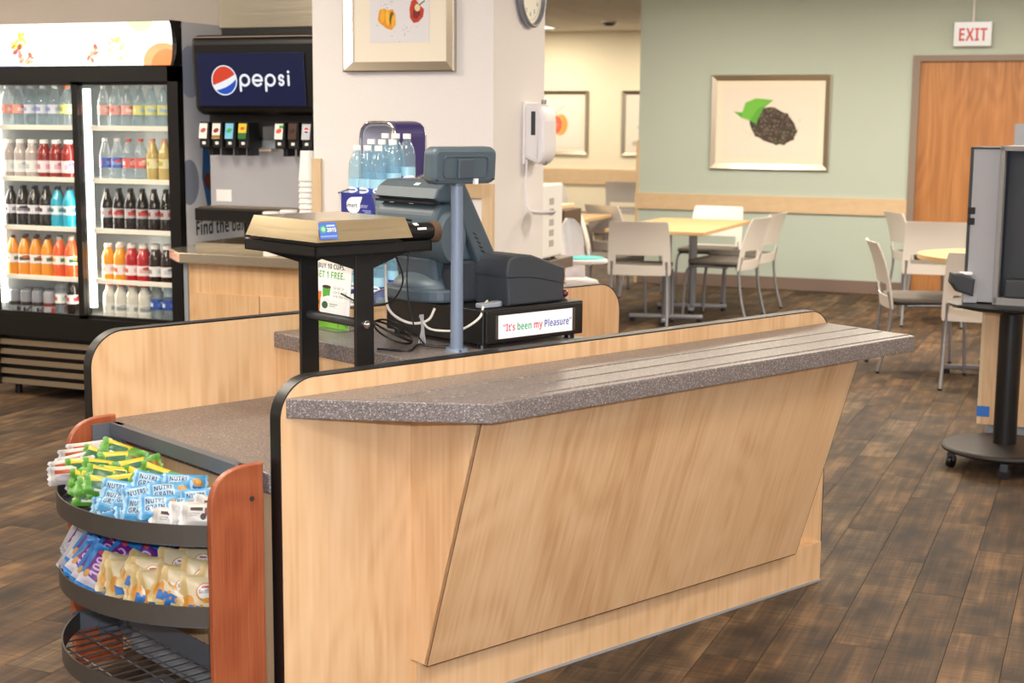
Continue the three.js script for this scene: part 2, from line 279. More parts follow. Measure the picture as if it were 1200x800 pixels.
const pepperTex = canvasTex(512, 640, (g, w, h) => {
  g.fillStyle = '#e4e2e4'; g.fillRect(0, 0, w, h); g.translate(0, 96); splash(g, 250, 380, 220, 150, 21, 'rgba(120,120,125,0.5)');
  poly(g, [[190, 200], [230, 235], [300, 235], [340, 205], [350, 150], [290, 120], [210, 130]], '#86a83c'); ell(g, 330, 215, 30, 24, 0, '#4d5b30');
  poly(g, [[75, 385], [85, 350], [120, 340], [160, 352], [200, 345], [225, 385], [225, 440], [190, 470], [150, 462], [90, 430], [70, 410]], '#e79a1e'); ell(g, 110, 385, 20, 42, 0.1, '#f2b42c'); ell(g, 155, 395, 18, 48, -0.1, '#f4be3a'); ell(g, 190, 400, 20, 40, 0.1, '#6d5a12'); ell(g, 205, 415, 18, 40, 0.2, '#f0b42a');
  poly(g, [[345, 345], [360, 300], [395, 285], [425, 320], [470, 350], [460, 395], [420, 425], [380, 430], [350, 400]], '#c63a22'); poly(g, [[370, 390], [385, 330], [430, 345], [440, 380], [400, 410]], '#7e2415'); ell(g, 412, 340, 24, 22, 0, '#ecd9ae'); g.strokeStyle = '#5c7a34'; g.lineWidth = 9; g.beginPath(); g.moveTo(425, 325); g.lineTo(475, 300); g.stroke();
});
picture('silver framed print of a blackberry with green leaf', [-2.911, 1.514, -13.296], 1.09, 0.85, 0.05, berryTex, 0.06);
picture('silver framed print of half a grapefruit on cream wall', [-7.08, 1.495, -18.998], 0.87, 0.87, 0.05, citrusTex, 0.06);
picture('silver framed print beside the grapefruit picture on cream wall', [-5.73, 1.495, -18.998], 0.87, 0.87, 0.05, canvasTex(64, 64, (g, w, h) => { g.fillStyle = '#f1e9d8'; g.fillRect(0, 0, w, h); splash(g, 40, 32, 16, 20, 3, 'rgba(150,150,140,0.5)'); }), 0.06);
picture('silver framed print of yellow and red bell peppers on pillar', [-2.873, 2.06, -5.748], 0.533, 0.70, 0.043, pepperTex, 0.082);

// ---------------------------------------------------------------- on the pillar's side: clock and sanitizer dispenser
{
  const t = thing('wall_clock', 'round white wall clock on the pillar', 'clock', [-2.438, 2.066, -6.135], Math.PI / 2);
  t.scale.setScalar(0.93);
  part(t, 'rim', lathe([[0.15, 0], [0.165, 0.005], [0.165, 0.03], [0.155, 0.038], [0.147, 0.03], [0.147, 0.012]], 40).rotateX(Math.PI / 2), M.greyMetal);
  const tex = canvasTex(256, 256, (g) => { g.fillStyle = '#f1eddc'; g.fillRect(0, 0, 256, 256); g.translate(128, 128); g.fillStyle = '#2a2a28'; g.font = 'bold 24px sans-serif'; g.textAlign = 'center'; g.textBaseline = 'middle'; for (let k = 1; k <= 12; k++) { const a = k * Math.PI / 6; g.fillText(String(k), 88 * Math.sin(a), -88 * Math.cos(a)); } for (let k = 0; k < 60; k++) { const a = k * Math.PI / 30; g.fillRect(110 * Math.sin(a) - 1, -110 * Math.cos(a) - 1, 3, 3); } });
  part(t, 'dial', new THREE.CircleGeometry(0.148, 40).translate(0, 0, 0.014), print(tex));
  part(t, 'hour_hand', box(0.008, 0.075, 0.003, 0, 0.035, 0.018), M.black, [0, 0, 0], [0, 0, -1.9]);
  part(t, 'minute_hand', box(0.006, 0.115, 0.003, 0, 0.055, 0.022), M.black, [0, 0, 0], [0, 0, -1.45]);
}
{
  const t = thing('sanitizer_dispenser', 'white hand sanitizer dispenser mounted on the pillar', 'dispenser', [-2.436, 1.315, -6.165], Math.PI / 2);
  t.scale.setScalar(0.95);
  const s = new THREE.Shape(); s.moveTo(0, 0.03); s.lineTo(0.075, 0); s.quadraticCurveTo(0.11, 0.02, 0.112, 0.08); s.lineTo(0.11, 0.2); s.quadraticCurveTo(0.1, 0.275, 0.06, 0.28); s.lineTo(0, 0.28);
  part(t, 'cover', extrude(s, 0.16, 0.018, 10).rotateY(-Math.PI / 2).translate(0.08, 0, 0), M.plastic);
  part(t, 'back_plate', box(0.17, 0.29, 0.012, 0, 0.145, 0.004, 0.004), M.white2);
  part(t, 'sight_window', box(0.004, 0.11, 0.022, -0.0795, 0.19, 0.05, 0.002), M.charcoal);
  part(t, 'lock', cyl(0.012, 0.012, 0.02, 0.03, 0.29, 0.06, 14), M.greyMetal);
  part(t, 'nozzle', cyl(0.014, 0.01, 0.03, 0, 0.01, 0.08, 14), M.greyMetal);
  part(t, 'drip_bracket', tube([[-0.062, 0.02, 0.012], [-0.062, -0.16, 0.01], [-0.055, -0.21, 0.018], [-0.02, -0.232, 0.05], [0.04, -0.236, 0.07]], 0.005), M.plastic);
  part(t, 'drip_tray', lathe([[0, -0.238], [0.05, -0.236], [0.062, -0.222], [0.06, -0.221], [0.048, -0.23], [0, -0.232]], 24), M.plastic, [0, 0, 0.075]);
}

// ---------------------------------------------------------------- checkout counter
function panelShape(x0, x1, top, r) { const s = new THREE.Shape(); s.moveTo(x0, 0); s.lineTo(x1, 0); s.lineTo(x1, top - r); s.absarc(x1 - r, top - r, r, 0, Math.PI / 2); s.lineTo(x0 + r, top); s.absarc(x0 + r, top - r, r, Math.PI / 2, Math.PI); s.lineTo(x0, 0); return s; }
function edgeBand(x0, x1, top, r, e) {                            // a rounded strip around the sides and top of a panel
  const s = new THREE.Shape(); s.moveTo(x0 - e, 0); s.lineTo(x0, 0); s.lineTo(x0, top - r); s.absarc(x0 + r, top - r, r, Math.PI, Math.PI / 2, true); s.lineTo(x1 - r, top); s.absarc(x1 - r, top - r, r, Math.PI / 2, 0, true); s.lineTo(x1, 0); s.lineTo(x1 + e, 0); s.lineTo(x1 + e, top - r); s.absarc(x1 - r, top - r, r + e, 0, Math.PI / 2); s.lineTo(x0 + r, top + e); s.absarc(x0 + r, top - r, r + e, Math.PI / 2, Math.PI); s.lineTo(x0 - e, 0); return s;
}
{
  const t = cthing('checkout_counter', 'light wood counter front with black edge band and sloping panel', 'counter', [-0.27, 0, 0.05]);
  const X = 0.27, Z = 0.05;                                        // local = (s + X, h, Z - t)
  part(t, 'panel', uvm(extrude(panelShape(-1.318 + X, 0.795 + X, 0.902, 0.095), 0.04, 0, 16).translate(0, 0, Z - 0.07)), M.maple);
  part(t, 'edge_band', extrude(edgeBand(-1.318 + X, 0.795 + X, 0.902, 0.095, 0.004), 0.041, 0.001, 16).translate(0, 0, Z - 0.0705), M.black, null, null, 'black rubber edge band');
  part(t, 'plinth', uvm(span(-0.943 + X, 0.757 + X, 0, 0.134, Z - 0.03, Z - 0.0), 0.3, 0.1), M.maple);
  // the box under the tray slide: its front leans outwards
  const side = shapeOf([[0.0, 0.137], [0.066, 0.137], [0.278, 0.812], [0.0, 0.812]]);
  const sl = extrude(side, 0.012).rotateY(-Math.PI / 2);           // profile x -> local +z
  part(t, 'side_panel', uvm(sl.clone().translate(-0.937 + 0.012 + X, 0, Z - 0.03), 0.2, 0.4), M.maple);
  part(t, 'side_panel', uvm(sl.clone().translate(0.572 + X, 0, Z - 0.03), 0.7, 0.4), M.maple);
  const len = Math.hypot(0.212, 0.675), lean = Math.atan2(0.212, 0.675);
  const face = uvm(span(-0.937, 0.572, 0, len, -0.012, 0), 0.9, 0.1).rotateX(lean).translate(X, 0.137, Z + 0.036 + 0.0015);
  part(t, 'sloping_panel', face, M.mapleSlope);
  part(t, 'bottom_panel', span(-0.925 + X, 0.56 + X, 0.137, 0.147, Z - 0.03, Z + 0.03), M.maple);
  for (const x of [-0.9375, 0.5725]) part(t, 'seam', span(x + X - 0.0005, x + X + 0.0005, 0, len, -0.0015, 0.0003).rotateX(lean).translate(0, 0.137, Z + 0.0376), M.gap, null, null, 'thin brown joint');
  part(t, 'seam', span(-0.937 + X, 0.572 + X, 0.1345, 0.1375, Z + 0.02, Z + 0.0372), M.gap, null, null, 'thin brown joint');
  part(t, 'floor_seal', span(-0.94 + X, 0.757 + X, 0.0, 0.006, Z - 0.001, Z + 0.005), M.kick);
}
{
  const t = cthing('tray_slide', 'grey speckled tray slide with three ridges along the counter front', 'tray slide', [-0.26, 0.813, -0.14]);
  const P = [[-1.304, 0.029], [-0.978, -0.326], [0.755, -0.322], [0.785, 0.029]].map(([s, q]) => [s + 0.26, -(q + 0.14)]);
  const sh = new THREE.Shape(); const V = P.map(p => new THREE.Vector2(...p)); const rs = [0.002, 0.012, 0.014, 0.002];
  for (let k = 0; k < 4; k++) { const a = V[(k + 3) % 4], b = V[k], c = V[(k + 1) % 4], r = rs[k], p = b.clone().add(a.clone().sub(b).setLength(r)), q = b.clone().add(c.clone().sub(b).setLength(r)); k ? sh.lineTo(p.x, p.y) : sh.moveTo(p.x, p.y); sh.quadraticCurveTo(b.x, b.y, q.x, q.y); }
  part(t, 'slab', uvm(extrude(sh, 0.047, 0.003, 6).rotateX(Math.PI / 2).translate(0, 0.047, 0)), M.speck);
  for (const [q, s0] of [[-0.108, -1.135], [-0.2, -1.05], [-0.295, -0.965]]) part(t, 'ridge', uvm(box(0.752 - s0, 0.006, 0.011, (0.752 + s0) / 2 + 0.26, 0.0468, -(q + 0.14), 0.004)), M.speck);
}
{
  const t = cthing('counter_partition', 'light wood partition behind the register with black edge band', 'counter', [-0.33, 0, 0.93]);
  const X = 0.33, Z = 0.93;
  part(t, 'panel', uvm(extrude(panelShape(-1.362 + X, 0.716 + X, 0.918, 0.1), 0.04, 0, 16).translate(0, 0, Z - 0.948), 0.6, 0.2), M.maple);
  part(t, 'edge_band', extrude(edgeBand(-1.362 + X, 0.716 + X, 0.918, 0.1, 0.004), 0.041, 0.001, 16).translate(0, 0, Z - 0.9485), M.black, null, null, 'black rubber edge band');
}
{
  const t = cthing('tray_slide', 'grey speckled tray slide on the far side of back partition', 'tray slide', [-0.33, 0.813, 1.12]);
  const P = [[-1.33, 0.951], [0.67, 0.951], [0.64, 1.3], [-1.0, 1.3]].map(([s, q]) => [s + 0.33, -(q - 1.12)]);
  part(t, 'slab', uvm(extrude(shapeOf(P), 0.047, 0.003).rotateX(Math.PI / 2).translate(0, 0.047, 0)), M.speck);
  for (const q of [1.07, 1.16, 1.255]) part(t, 'ridge', uvm(box(1.55, 0.009, 0.011, 0.17, 0.0475, -(q - 1.12), 0.004)), M.speck);
  for (const s of [-0.9, 0.5]) part(t, 'bracket', box(0.03, 0.2, 0.2, s + 0.33, -0.1, 0.05), M.blackMetal);
}
{
  const t = cthing('work_surface', 'low grey speckled work surface between the two counter panels', 'countertop', [-1.05, 0.626, 0.49]);
  part(t, 'slab', uvm(span(-0.275, 0.275, 0, 0.05, -0.417, 0.418, 0.004)), M.speck);
  const c = cthing('base_cabinet', 'light wood cabinet under the low work surface', 'cabinet', [-1.04, 0, 0.49]);
  part(c, 'end_panel', uvm(span(-0.265, -0.245, 0.13, 0.626, -0.415, 0.415), 0.5, 0.5), M.maple);
  part(c, 'body', uvm(span(-0.245, 0.26, 0.12, 0.625, -0.41, 0.41)), M.maple);
  part(c, 'toe_kick', span(-0.235, 0.26, 0, 0.12, -0.41, 0.41), M.kick);
}
{
  const t = cthing('register_countertop', 'raised grey speckled countertop under the cash drawer', 'countertop', [-0.445, 0.825, 0.49]);
  part(t, 'slab', uvm(span(-0.331, 0.325, 0, 0.047, -0.416, 0.417, 0.004)), M.speck);
  const c = cthing('register_cabinet', 'light wood cabinet under the raised register countertop', 'cabinet', [-0.445, 0, 0.49]);
  part(c, 'end_panel', uvm(span(-0.322, -0.302, 0.69, 0.825, -0.415, 0.415), 0.2, 0.6), M.maple);
  part(c, 'body', uvm(span(-0.302, 0.32, 0.0, 0.825, -0.41, 0.41)), M.maple);
}

// ---------------------------------------------------------------- cash drawer, terminal, printer, pole display
{
  const t = cthing('cash_drawer', 'black cash drawer with a white slogan card on its front', 'cash drawer', [-0.328, 0.872, 0.458]);
  part(t, 'body', box(0.39, 0.098, 0.444, 0, 0.062, 0, 0.004), M.drawer);
  part(t, 'front_panel', box(0.375, 0.088, 0.008, 0, 0.062, 0.2245, 0.003), M.drawer);
  const tex = canvasTex(1024, 256, (g, w, h) => {
    g.fillStyle = '#f7f7f9'; g.fillRect(0, 0, w, h); g.font = '600 112px sans-serif'; g.textBaseline = 'middle'; let x = 60;
    for (const [s, c] of [['“', '#e0607e'], ['It’s ', '#d8436a'], ['been ', '#3bab74'], ['my ', '#d8474a'], ['Pleasure', '#4a5fb4'], ['”', '#7a86c6']]) { g.fillStyle = c; g.save(); g.translate(x, h / 2 + 12); g.scale(0.76, 1); g.fillText(s, 0, 0); g.restore(); x += g.measureText(s).width * 0.76; }
  });
  part(t, 'slogan_card', box(0.287, 0.066, 0.001, 0.0, 0.06, 0.2292), [0, 0, 0, 0, 0, 0].map((_, k) => k === 4 ? print(tex, 0.6) : M.paper), null, null, 'white card reading It\'s been my Pleasure');
  part(t, 'clear_sleeve', merge([box(0.008, 0.066, 0.002, -0.15, 0.06, 0.2295), box(0.008, 0.066, 0.002, 0.15, 0.06, 0.2295)]), std(0x4a423c, 0.3));
  for (const [x, z] of [[-0.17, 0.19], [0.17, 0.19], [-0.17, -0.19], [0.17, -0.19]]) part(t, 'foot', cyl(0.014, 0.016, 0.014, x, 0.007, z, 12), M.black);
}
{
  const t = cthing('register_terminal', 'blue-grey touch screen register terminal seen from behind', 'register', [-0.44, 0.983, 0.55]);
  const ex = (pts, z0, z1, b = 0.008) => extrude(shapeOf(pts), z1 - z0, b).translate(0, 0, z0);      // local z = 0.55 - t
  const foot = new THREE.Shape(); foot.moveTo(0.09, -0.13); foot.lineTo(0.09, 0.13); foot.lineTo(-0.06, 0.14); foot.bezierCurveTo(-0.15, 0.14, -0.155, -0.14, -0.06, -0.14); foot.lineTo(0.09, -0.13);
  part(t, 'foot', extrude(foot, 0.038, 0.008, 14).rotateX(-Math.PI / 2).translate(0, 0.002, 0), M.pos);
  const dome = new THREE.SphereGeometry(1, 28, 12, 0, Math.PI * 2, 0, Math.PI / 2).scale(0.095, 0.05, 0.115).translate(-0.03, 0.038, 0);
  part(t, 'foot_cover', dome, M.pos);
  part(t, 'neck', ex([[-0.07, 0.04], [0.07, 0.04], [0.075, 0.16], [0.03, 0.24], [-0.06, 0.2], [-0.085, 0.12]], -0.09, 0.09, 0.015), M.pos);
  const rear = new THREE.Shape(); rear.moveTo(-0.09, 0.285); rear.quadraticCurveTo(-0.122, 0.27, -0.118, 0.22); rear.lineTo(-0.105, 0.16); rear.quadraticCurveTo(-0.095, 0.12, -0.05, 0.115); rear.lineTo(0.05, 0.12); rear.lineTo(-0.02, 0.29);
  part(t, 'rear_housing', extrude(rear, 0.275, 0.012, 8).translate(0, 0, -0.135), M.pos);
  part(t, 'screen_slab', ex([[-0.072, 0.348], [-0.028, 0.35], [0.098, 0.125], [0.088, 0.105], [0.03, 0.105], [-0.062, 0.29]], -0.145, 0.17, 0.008), M.posDark);
  part(t, 'top_hood', ex([[-0.118, 0.302], [-0.105, 0.33], [-0.075, 0.347], [-0.04, 0.347], [-0.04, 0.29], [-0.1, 0.292]], -0.14, 0.145, 0.006), M.pos);
  part(t, 'vent_strip', box(0.03, 0.007, 0.27, -0.104, 0.289, 0.002), M.black);
  part(t, 'port_label', box(0.001, 0.006, 0.02, -0.113, 0.286, 0.03), M.paper); part(t, 'port_label', box(0.001, 0.006, 0.02, -0.113, 0.286, -0.06), M.paper);
  part(t, 'maker_plate', box(0.012, 0.001, 0.02, -0.09, 0.339, 0.03), M.paper, null, [0, 0, 0.5]);
  part(t, 'hinge_disc', cyl(0.062, 0.068, 0.03, 0, 0, 0, 36).rotateX(Math.PI / 2).scale(0.72, 1.1, 1).translate(-0.065, 0.19, 0.15), M.pos);
  for (let k = 0; k < 7; k++) part(t, 'side_vent', box(0.014, 0.003, 0.004, 0.008 + k * 0.008, 0.2 - k * 0.013, 0.1695), M.black, null, [0, 0, -0.4]);
  part(t, 'screen', box(0.003, 0.225, 0.26, 0.043, 0.235, 0.012), M.black, null, [0, 0, 0.512]);
}
{
  const t = cthing('receipt_printer', 'dark grey receipt printer standing on the cash drawer', 'printer', [-0.34, 0.983, 0.33]);
  // long axis across the counter: profile in s-h, body runs back
  const prof = new THREE.Shape(); prof.moveTo(-0.07, 0.002); prof.lineTo(0.14, 0.002); prof.lineTo(0.152, 0.075); prof.lineTo(0.148, 0.1); prof.lineTo(0.02, 0.142); prof.quadraticCurveTo(-0.055, 0.152, -0.07, 0.13); prof.quadraticCurveTo(-0.082, 0.1, -0.075, 0.08);
  part(t, 'body', extrude(prof, 0.145, 0.006, 8).translate(0, 0, -0.07), M.printer);
  part(t, 'lid_seam', tube([[-0.078, 0.083, 0.0755], [0.02, 0.078, 0.0755], [0.15, 0.052, 0.0755]], 0.0013, 6), M.black);
  part(t, 'rear_cover', extrude(prof, 0.06, 0.012, 8).scale(0.86, 0.86, 1).translate(-0.09, 0.0, -0.125), M.printer);
  part(t, 'maker_plate', box(0.001, 0.008, 0.022, -0.0735, 0.112, -0.02), M.paper, null, [0, 0, 0.1]);
  part(t, 'power_light', box(0.03, 0.002, 0.008, 0.1, 0.118, 0.05), M.black, null, [0, 0, -0.32]);
}
{
  const t = cthing('pole_display', 'blue-grey customer display on a tall pole', 'display', [-0.586, 0.872, 0.273]);
  part(t, 'base', cyl(0.03, 0.032, 0.008, 0, 0.004, 0, 28), M.posPole);
  part(t, 'pole', cyl(0.0165, 0.018, 0.47, 0, 0.24, 0, 24), M.posPole);
  part(t, 'neck', merge([cyl(0.02, 0.019, 0.06, 0, 0.485, 0, 20), box(0.05, 0.05, 0.03, 0, 0.515, 0.006, 0.006)]), M.pos);
  const head = extrude(roundRect(0.225, 0.1, 0.022), 0.05, 0.012, 8).translate(0, 0.51, -0.055);
  const sub = part(t, 'head', head, M.pos, [0.01, 0, 0], [0.06, 0, 0]);
  const rim = roundRect(0.16, 0.062, 0.014); rim.holes.push(roundRect(0.15, 0.052, 0.01));
  part(sub, 'recess_rim', extrude(rim, 0.004, 0.001).translate(0, 0.507, -0.0052), M.posDark);
  part(sub, 'hinge_block', box(0.056, 0.052, 0.012, -0.004, 0.503, 0.0, 0.003), M.posDark);
  for (const x of [-0.1, 0.1]) part(sub, 'screw', cyl(0.004, 0.004, 0.003, x, 0.473, -0.004, 10).rotateX(0), M.black);
  part(sub, 'cable_plug', box(0.012, 0.016, 0.012, 0.034, 0.468, -0.002, 0.002), M.paper);
}
{ // small red figurine on the drawer
  const t = cthing('glass_figurine', 'small dark red glass ornament on the cash drawer', 'ornament', [-0.175, 0.982, 0.3]);
  part(t, 'body', new THREE.SphereGeometry(0.013, 16, 12).scale(1.3, 0.95, 1).translate(0, 0.014, 0), phys(0x6a1717, 0.12, { clearcoat: 1 }));
  part(t, 'head', new THREE.SphereGeometry(0.012, 16, 12).translate(0.026, 0.017, 0), phys(0x5a2030, 0.12, { clearcoat: 1 }));
  part(t, 'foot', cyl(0.006, 0.008, 0.008, 0.02, 0.004, 0, 12), M.black);
}

// ---------------------------------------------------------------- scale on its stand
{
  const t = cthing('scale_stand', 'black metal stand with two posts and a tray top', 'stand', [-0.82, 0.676, 0.515]);
  const Y = 0.676;                                                 // local z = 0.515 - t
  part(t, 'tray', merge([span(-0.185, 0.2, 1.148 - Y, 1.152 - Y, -0.17, 0.175), span(-0.185, 0.2, 1.148 - Y, 1.176 - Y, 0.169, 0.175), span(-0.185, 0.2, 1.148 - Y, 1.176 - Y, -0.17, -0.164), span(-0.185, -0.179, 1.148 - Y, 1.176 - Y, -0.17, 0.175), span(0.194, 0.2, 1.148 - Y, 1.176 - Y, -0.17, 0.175)]), M.blackMetal);
  for (const z of [0.13, -0.135]) {
    part(t, 'post', box(0.06, 1.148 - Y, 0.012, 0, (1.148 - Y) / 2, z, 0.002), M.blackMetal);
    part(t, 'gusset', extrude(shapeOf([[-0.03, 1.105 - Y], [-0.03, 1.10 - Y], [0.03, 1.10 - Y], [0.03, 1.105 - Y], [0.16, 1.148 - Y], [-0.16, 1.148 - Y]]), 0.008, 0.001).translate(0, 0, z - 0.004), M.blackMetal);
    part(t, 'foot_plate', box(0.1, 0.006, 0.06, 0, 0.003, z), M.blackMetal);
  }
  part(t, 'crossbar', rod([0, 0.955 - Y, 0.128], [0, 0.955 - Y, -0.133], 0.013, 16), M.charcoal);
  part(t, 'bolt', merge([cyl(0.011, 0.013, 0.008, 0, 0, 0, 18).rotateX(Math.PI / 2).translate(0, 0.955 - Y, 0.14), new THREE.SphereGeometry(0.009, 14, 10).translate(0, 0.955 - Y, 0.144)]), M.chrome);
}
{
  const t = cthing('food_scale', 'stainless steel scale with a blue 2015 inspection sticker', 'scale', [-0.86, 1.152, 0.49]);
  const top = shapeOf([[-0.155, -0.165], [0.15, -0.165], [0.15, 0.17], [-0.155, 0.17]]);
  const g = new THREE.BufferGeometry(); const a = [[-0.16, -0.165], [0.15, -0.165], [0.15, 0.18], [-0.16, 0.18]], b = [[-0.142, -0.15], [0.135, -0.15], [0.135, 0.165], [-0.142, 0.165]], P = [], I = [];
  const y0 = 0.038, y1 = 0.092; for (let k = 0; k < 4; k++) { const q = (k + 1) % 4, p = [[a[k], y0], [a[q], y0], [b[q], y1], [b[k], y1]].map(([c, y]) => [c[0], y, c[1]]); for (const n of [0, 2, 1, 0, 3, 2]) P.push(...p[n]); }
  for (const n of [0, 2, 1, 0, 3, 2]) P.push(b[n][0], y1, b[n][1]);
  g.setAttribute('position', new THREE.Float32BufferAttribute(P, 3)); g.computeVertexNormals(); g.setAttribute('uv', new THREE.Float32BufferAttribute(new Float32Array(P.length / 3 * 2), 2)); uvm(g);
  part(t, 'platter', g, M.plateSteel);
  part(t, 'base', span(-0.13, 0.12, 0.012, 0.04, -0.13, 0.14), M.black);
  for (const [x, z] of [[-0.1, 0.12], [0.09, 0.12], [-0.1, -0.1], [0.09, -0.1]]) part(t, 'foot', cyl(0.012, 0.014, 0.016, x, 0.008, z, 12), M.black);
  const tex = canvasTex(256, 192, (g2, w, h) => { g2.fillStyle = '#3f63b5'; g2.fillRect(0, 0, w, h); ell(g2, 62, 76, 44, 44, 0, '#3f9a6a'); ell(g2, 62, 76, 26, 26, 0, '#8fc7a0'); g2.fillStyle = '#f1e7a8'; g2.font = 'bold 62px sans-serif'; g2.fillText('2015', 112, 108); g2.fillStyle = '#a9bfe6'; g2.fillRect(114, 28, 120, 20); for (let k = 0; k < 12; k++) g2.fillRect(14 + k * 20, 150, 10, 16); });
  part(t, 'sticker', new THREE.PlaneGeometry(0.055, 0.044).rotateX(-0.27).translate(-0.122, 0.067, 0.1745), print(tex), null, null, 'blue sticker reading 2015');
}
{
  const t = cthing('barcode_scanner', 'black handheld scanner lying on the scale stand', 'scanner', [-0.66, 1.176, 0.36]);
  part(t, 'body', new THREE.CapsuleGeometry(0.026, 0.075, 6, 16).rotateZ(Math.PI / 2).scale(1, 0.95, 1).translate(0, 0.024, 0), M.black);
  part(t, 'lens_ring', cyl(0.028, 0.03, 0.022, 0, 0, 0, 24).rotateZ(Math.PI / 2).translate(0.058, 0.022, 0), M.wood2);
  part(t, 'label', box(0.014, 0.001, 0.012, -0.012, 0.046, 0.014), M.paper, null, [0.5, 0, 0]); part(t, 'label', box(0.03, 0.001, 0.006, 0.002, 0.034, 0.0245), M.paper, null, [1.2, 0, 0]);
  part(t, 'cable', tube([[-0.05, 0.03, 0], [-0.07, 0.05, -0.02], [-0.04, 0.062, -0.05], [0.03, 0.05, -0.06]], 0.003), M.black);
}
{ // coffee offer card in its clear holder
  const t = cthing('coffee_offer_sign', 'coffee card reading BUY 10 CUPS GET 1 FREE', 'sign', [-0.6, 0.872, 0.853], 0.03);
  const tex = canvasTex(320, 512, (g, w, h) => {
    g.fillStyle = '#f1f2f0'; g.fillRect(0, 0, w, h); g.fillStyle = '#30343a'; g.font = 'bold 52px sans-serif'; g.save(); g.translate(30, 66); g.scale(0.72, 1); g.fillText('BUY 10 CUPS.', 0, 0); g.restore(); g.fillStyle = '#5aa63e'; g.font = 'bold 72px sans-serif'; g.save(); g.translate(6, 138); g.scale(0.66, 1); g.fillText('GET 1 FREE.', 0, 0); g.restore();
    g.fillStyle = '#8a9088'; g.font = '30px sans-serif'; g.fillText('Grab a', 172, 218); g.fillText('card and', 172, 250); g.fillText('ask for this', 172, 282);
    g.fillStyle = '#76bc3f'; g.fillRect(0, 420, w, 92); g.fillStyle = '#4f9a2c'; for (let k = 0; k < 26; k++) g.fillRect(225 + (k * 37) % 95, 380 + (k * 23) % 60, 5, 70);
    poly(g, [[78, 205], [150, 205], [142, 300], [86, 300]], '#5da63d'); ell(g, 114, 206, 38, 13, 0, '#3a2a20');
    poly(g, [[0, 250], [72, 245], [62, 420], [8, 420]], '#d9792c'); ell(g, 34, 330, 24, 24, 0, '#2d5b3c');
    poly(g, [[66, 295], [270, 305], [300, 290], [290, 420], [190, 440], [66, 415]], '#e4e8e6'); poly(g, [[66, 295], [130, 272], [300, 290], [270, 305]], '#f4f6f5'); ell(g, 106, 345, 26, 28, 0, '#2d5b3c'); g.fillStyle = '#9aa09c'; g.fillRect(146, 330, 70, 8); g.fillRect(146, 346, 50, 6);
  });
  part(t, 'card', new THREE.BoxGeometry(0.002, 0.205, 0.186).translate(0, 0.106, 0), [M.paper, print(tex, 0.35), M.paper, M.paper, M.paper, M.paper], null, [0, 0, -0.08]);
  part(t, 'base', merge([span(-0.05, 0.03, 0, 0.003, -0.093, 0.093), span(0.018, 0.021, 0, 0.02, -0.093, 0.093)]), M.clear);
}
{ // loose cables
  const cab = (name, label, pts, r, m) => { const g = cthing(name, label, 'cable', [-0.6, 0.872, 0.5]); part(g, 'cord', tube(pts.map(([s, h, q]) => [s + 0.6, h - 0.872, 0.5 - q]), r, 8, pts.length * 8), m); return g; };
  const wm = std(0xd9d2c6, 0.5);
  cab('data_cable', 'white cable hanging from the scanner in a loop', [[-0.66, 1.15, 0.5], [-0.66, 1.06, 0.5], [-0.655, 0.97, 0.49], [-0.62, 0.935, 0.44], [-0.585, 0.945, 0.4], [-0.57, 0.978, 0.39]], 0.004, wm);
  cab('data_cable', 'cream cable running from terminal to the receipt printer', [[-0.6, 0.955, 0.42], [-0.595, 0.925, 0.39], [-0.58, 0.92, 0.34], [-0.56, 0.93, 0.28], [-0.53, 0.965, 0.24], [-0.5, 0.992, 0.26], [-0.46, 1.0, 0.29]], 0.0035, wm);
  cab('power_cable', 'thin black cable drooping under the scale stand', [[-0.7, 1.16, 0.42], [-0.66, 1.06, 0.42], [-0.68, 1.0, 0.45], [-0.73, 0.99, 0.5], [-0.78, 1.02, 0.55]], 0.0025, M.black);
  cab('power_cable', 'black cable falling in front of terminal base', [[-0.64, 1.15, 0.42], [-0.645, 1.05, 0.42], [-0.635, 0.95, 0.41], [-0.62, 0.9, 0.4], [-0.6, 0.876, 0.39], [-0.56, 0.876, 0.34]], 0.0022, M.black);
  const coil = []; for (let k = 0; k <= 26; k++) { const a = k * 0.55; coil.push([-0.68 + 0.055 * Math.cos(a), 0.885 + 0.03 * (1 + Math.sin(a * 0.9)), 0.44 + 0.05 * Math.sin(a)]); }
  cab('power_cable', 'black cable coiled beside the cash drawer', coil, 0.003, M.black);
  cab('power_cable', 'black cord lying across the register countertop', [[-0.75, 0.876, 0.42], [-0.7, 0.876, 0.34], [-0.64, 0.884, 0.37], [-0.6, 0.877, 0.34], [-0.57, 0.876, 0.3], [-0.6, 0.876, 0.24]], 0.003, M.black);
  const tie = cthing('cable_tie', 'bundle of pale cable ends tied below terminal', 'cable', [-0.6, 0.876, 0.41]);
  for (let k = 0; k < 4; k++) part(tie, 'strand', tube([[k * 0.004 - 0.008, 0.085, 0], [k * 0.002 - 0.004, 0.05, 0.004], [k * 0.005 - 0.012, 0.0, k * 0.004]], 0.002, 6), std(0xa9a6a4, 0.5));
  const clip = cthing('cable_connector', 'grey cable connector lying on the cash drawer', 'connector', [-0.475, 0.983, 0.27]); part(clip, 'plug', box(0.07, 0.014, 0.03, 0, 0.009, 0, 0.004), std(0x8f959c, 0.5)); part(clip, 'grip', box(0.03, 0.018, 0.024, 0.03, 0.01, 0, 0.005), M.greyMetal);
}

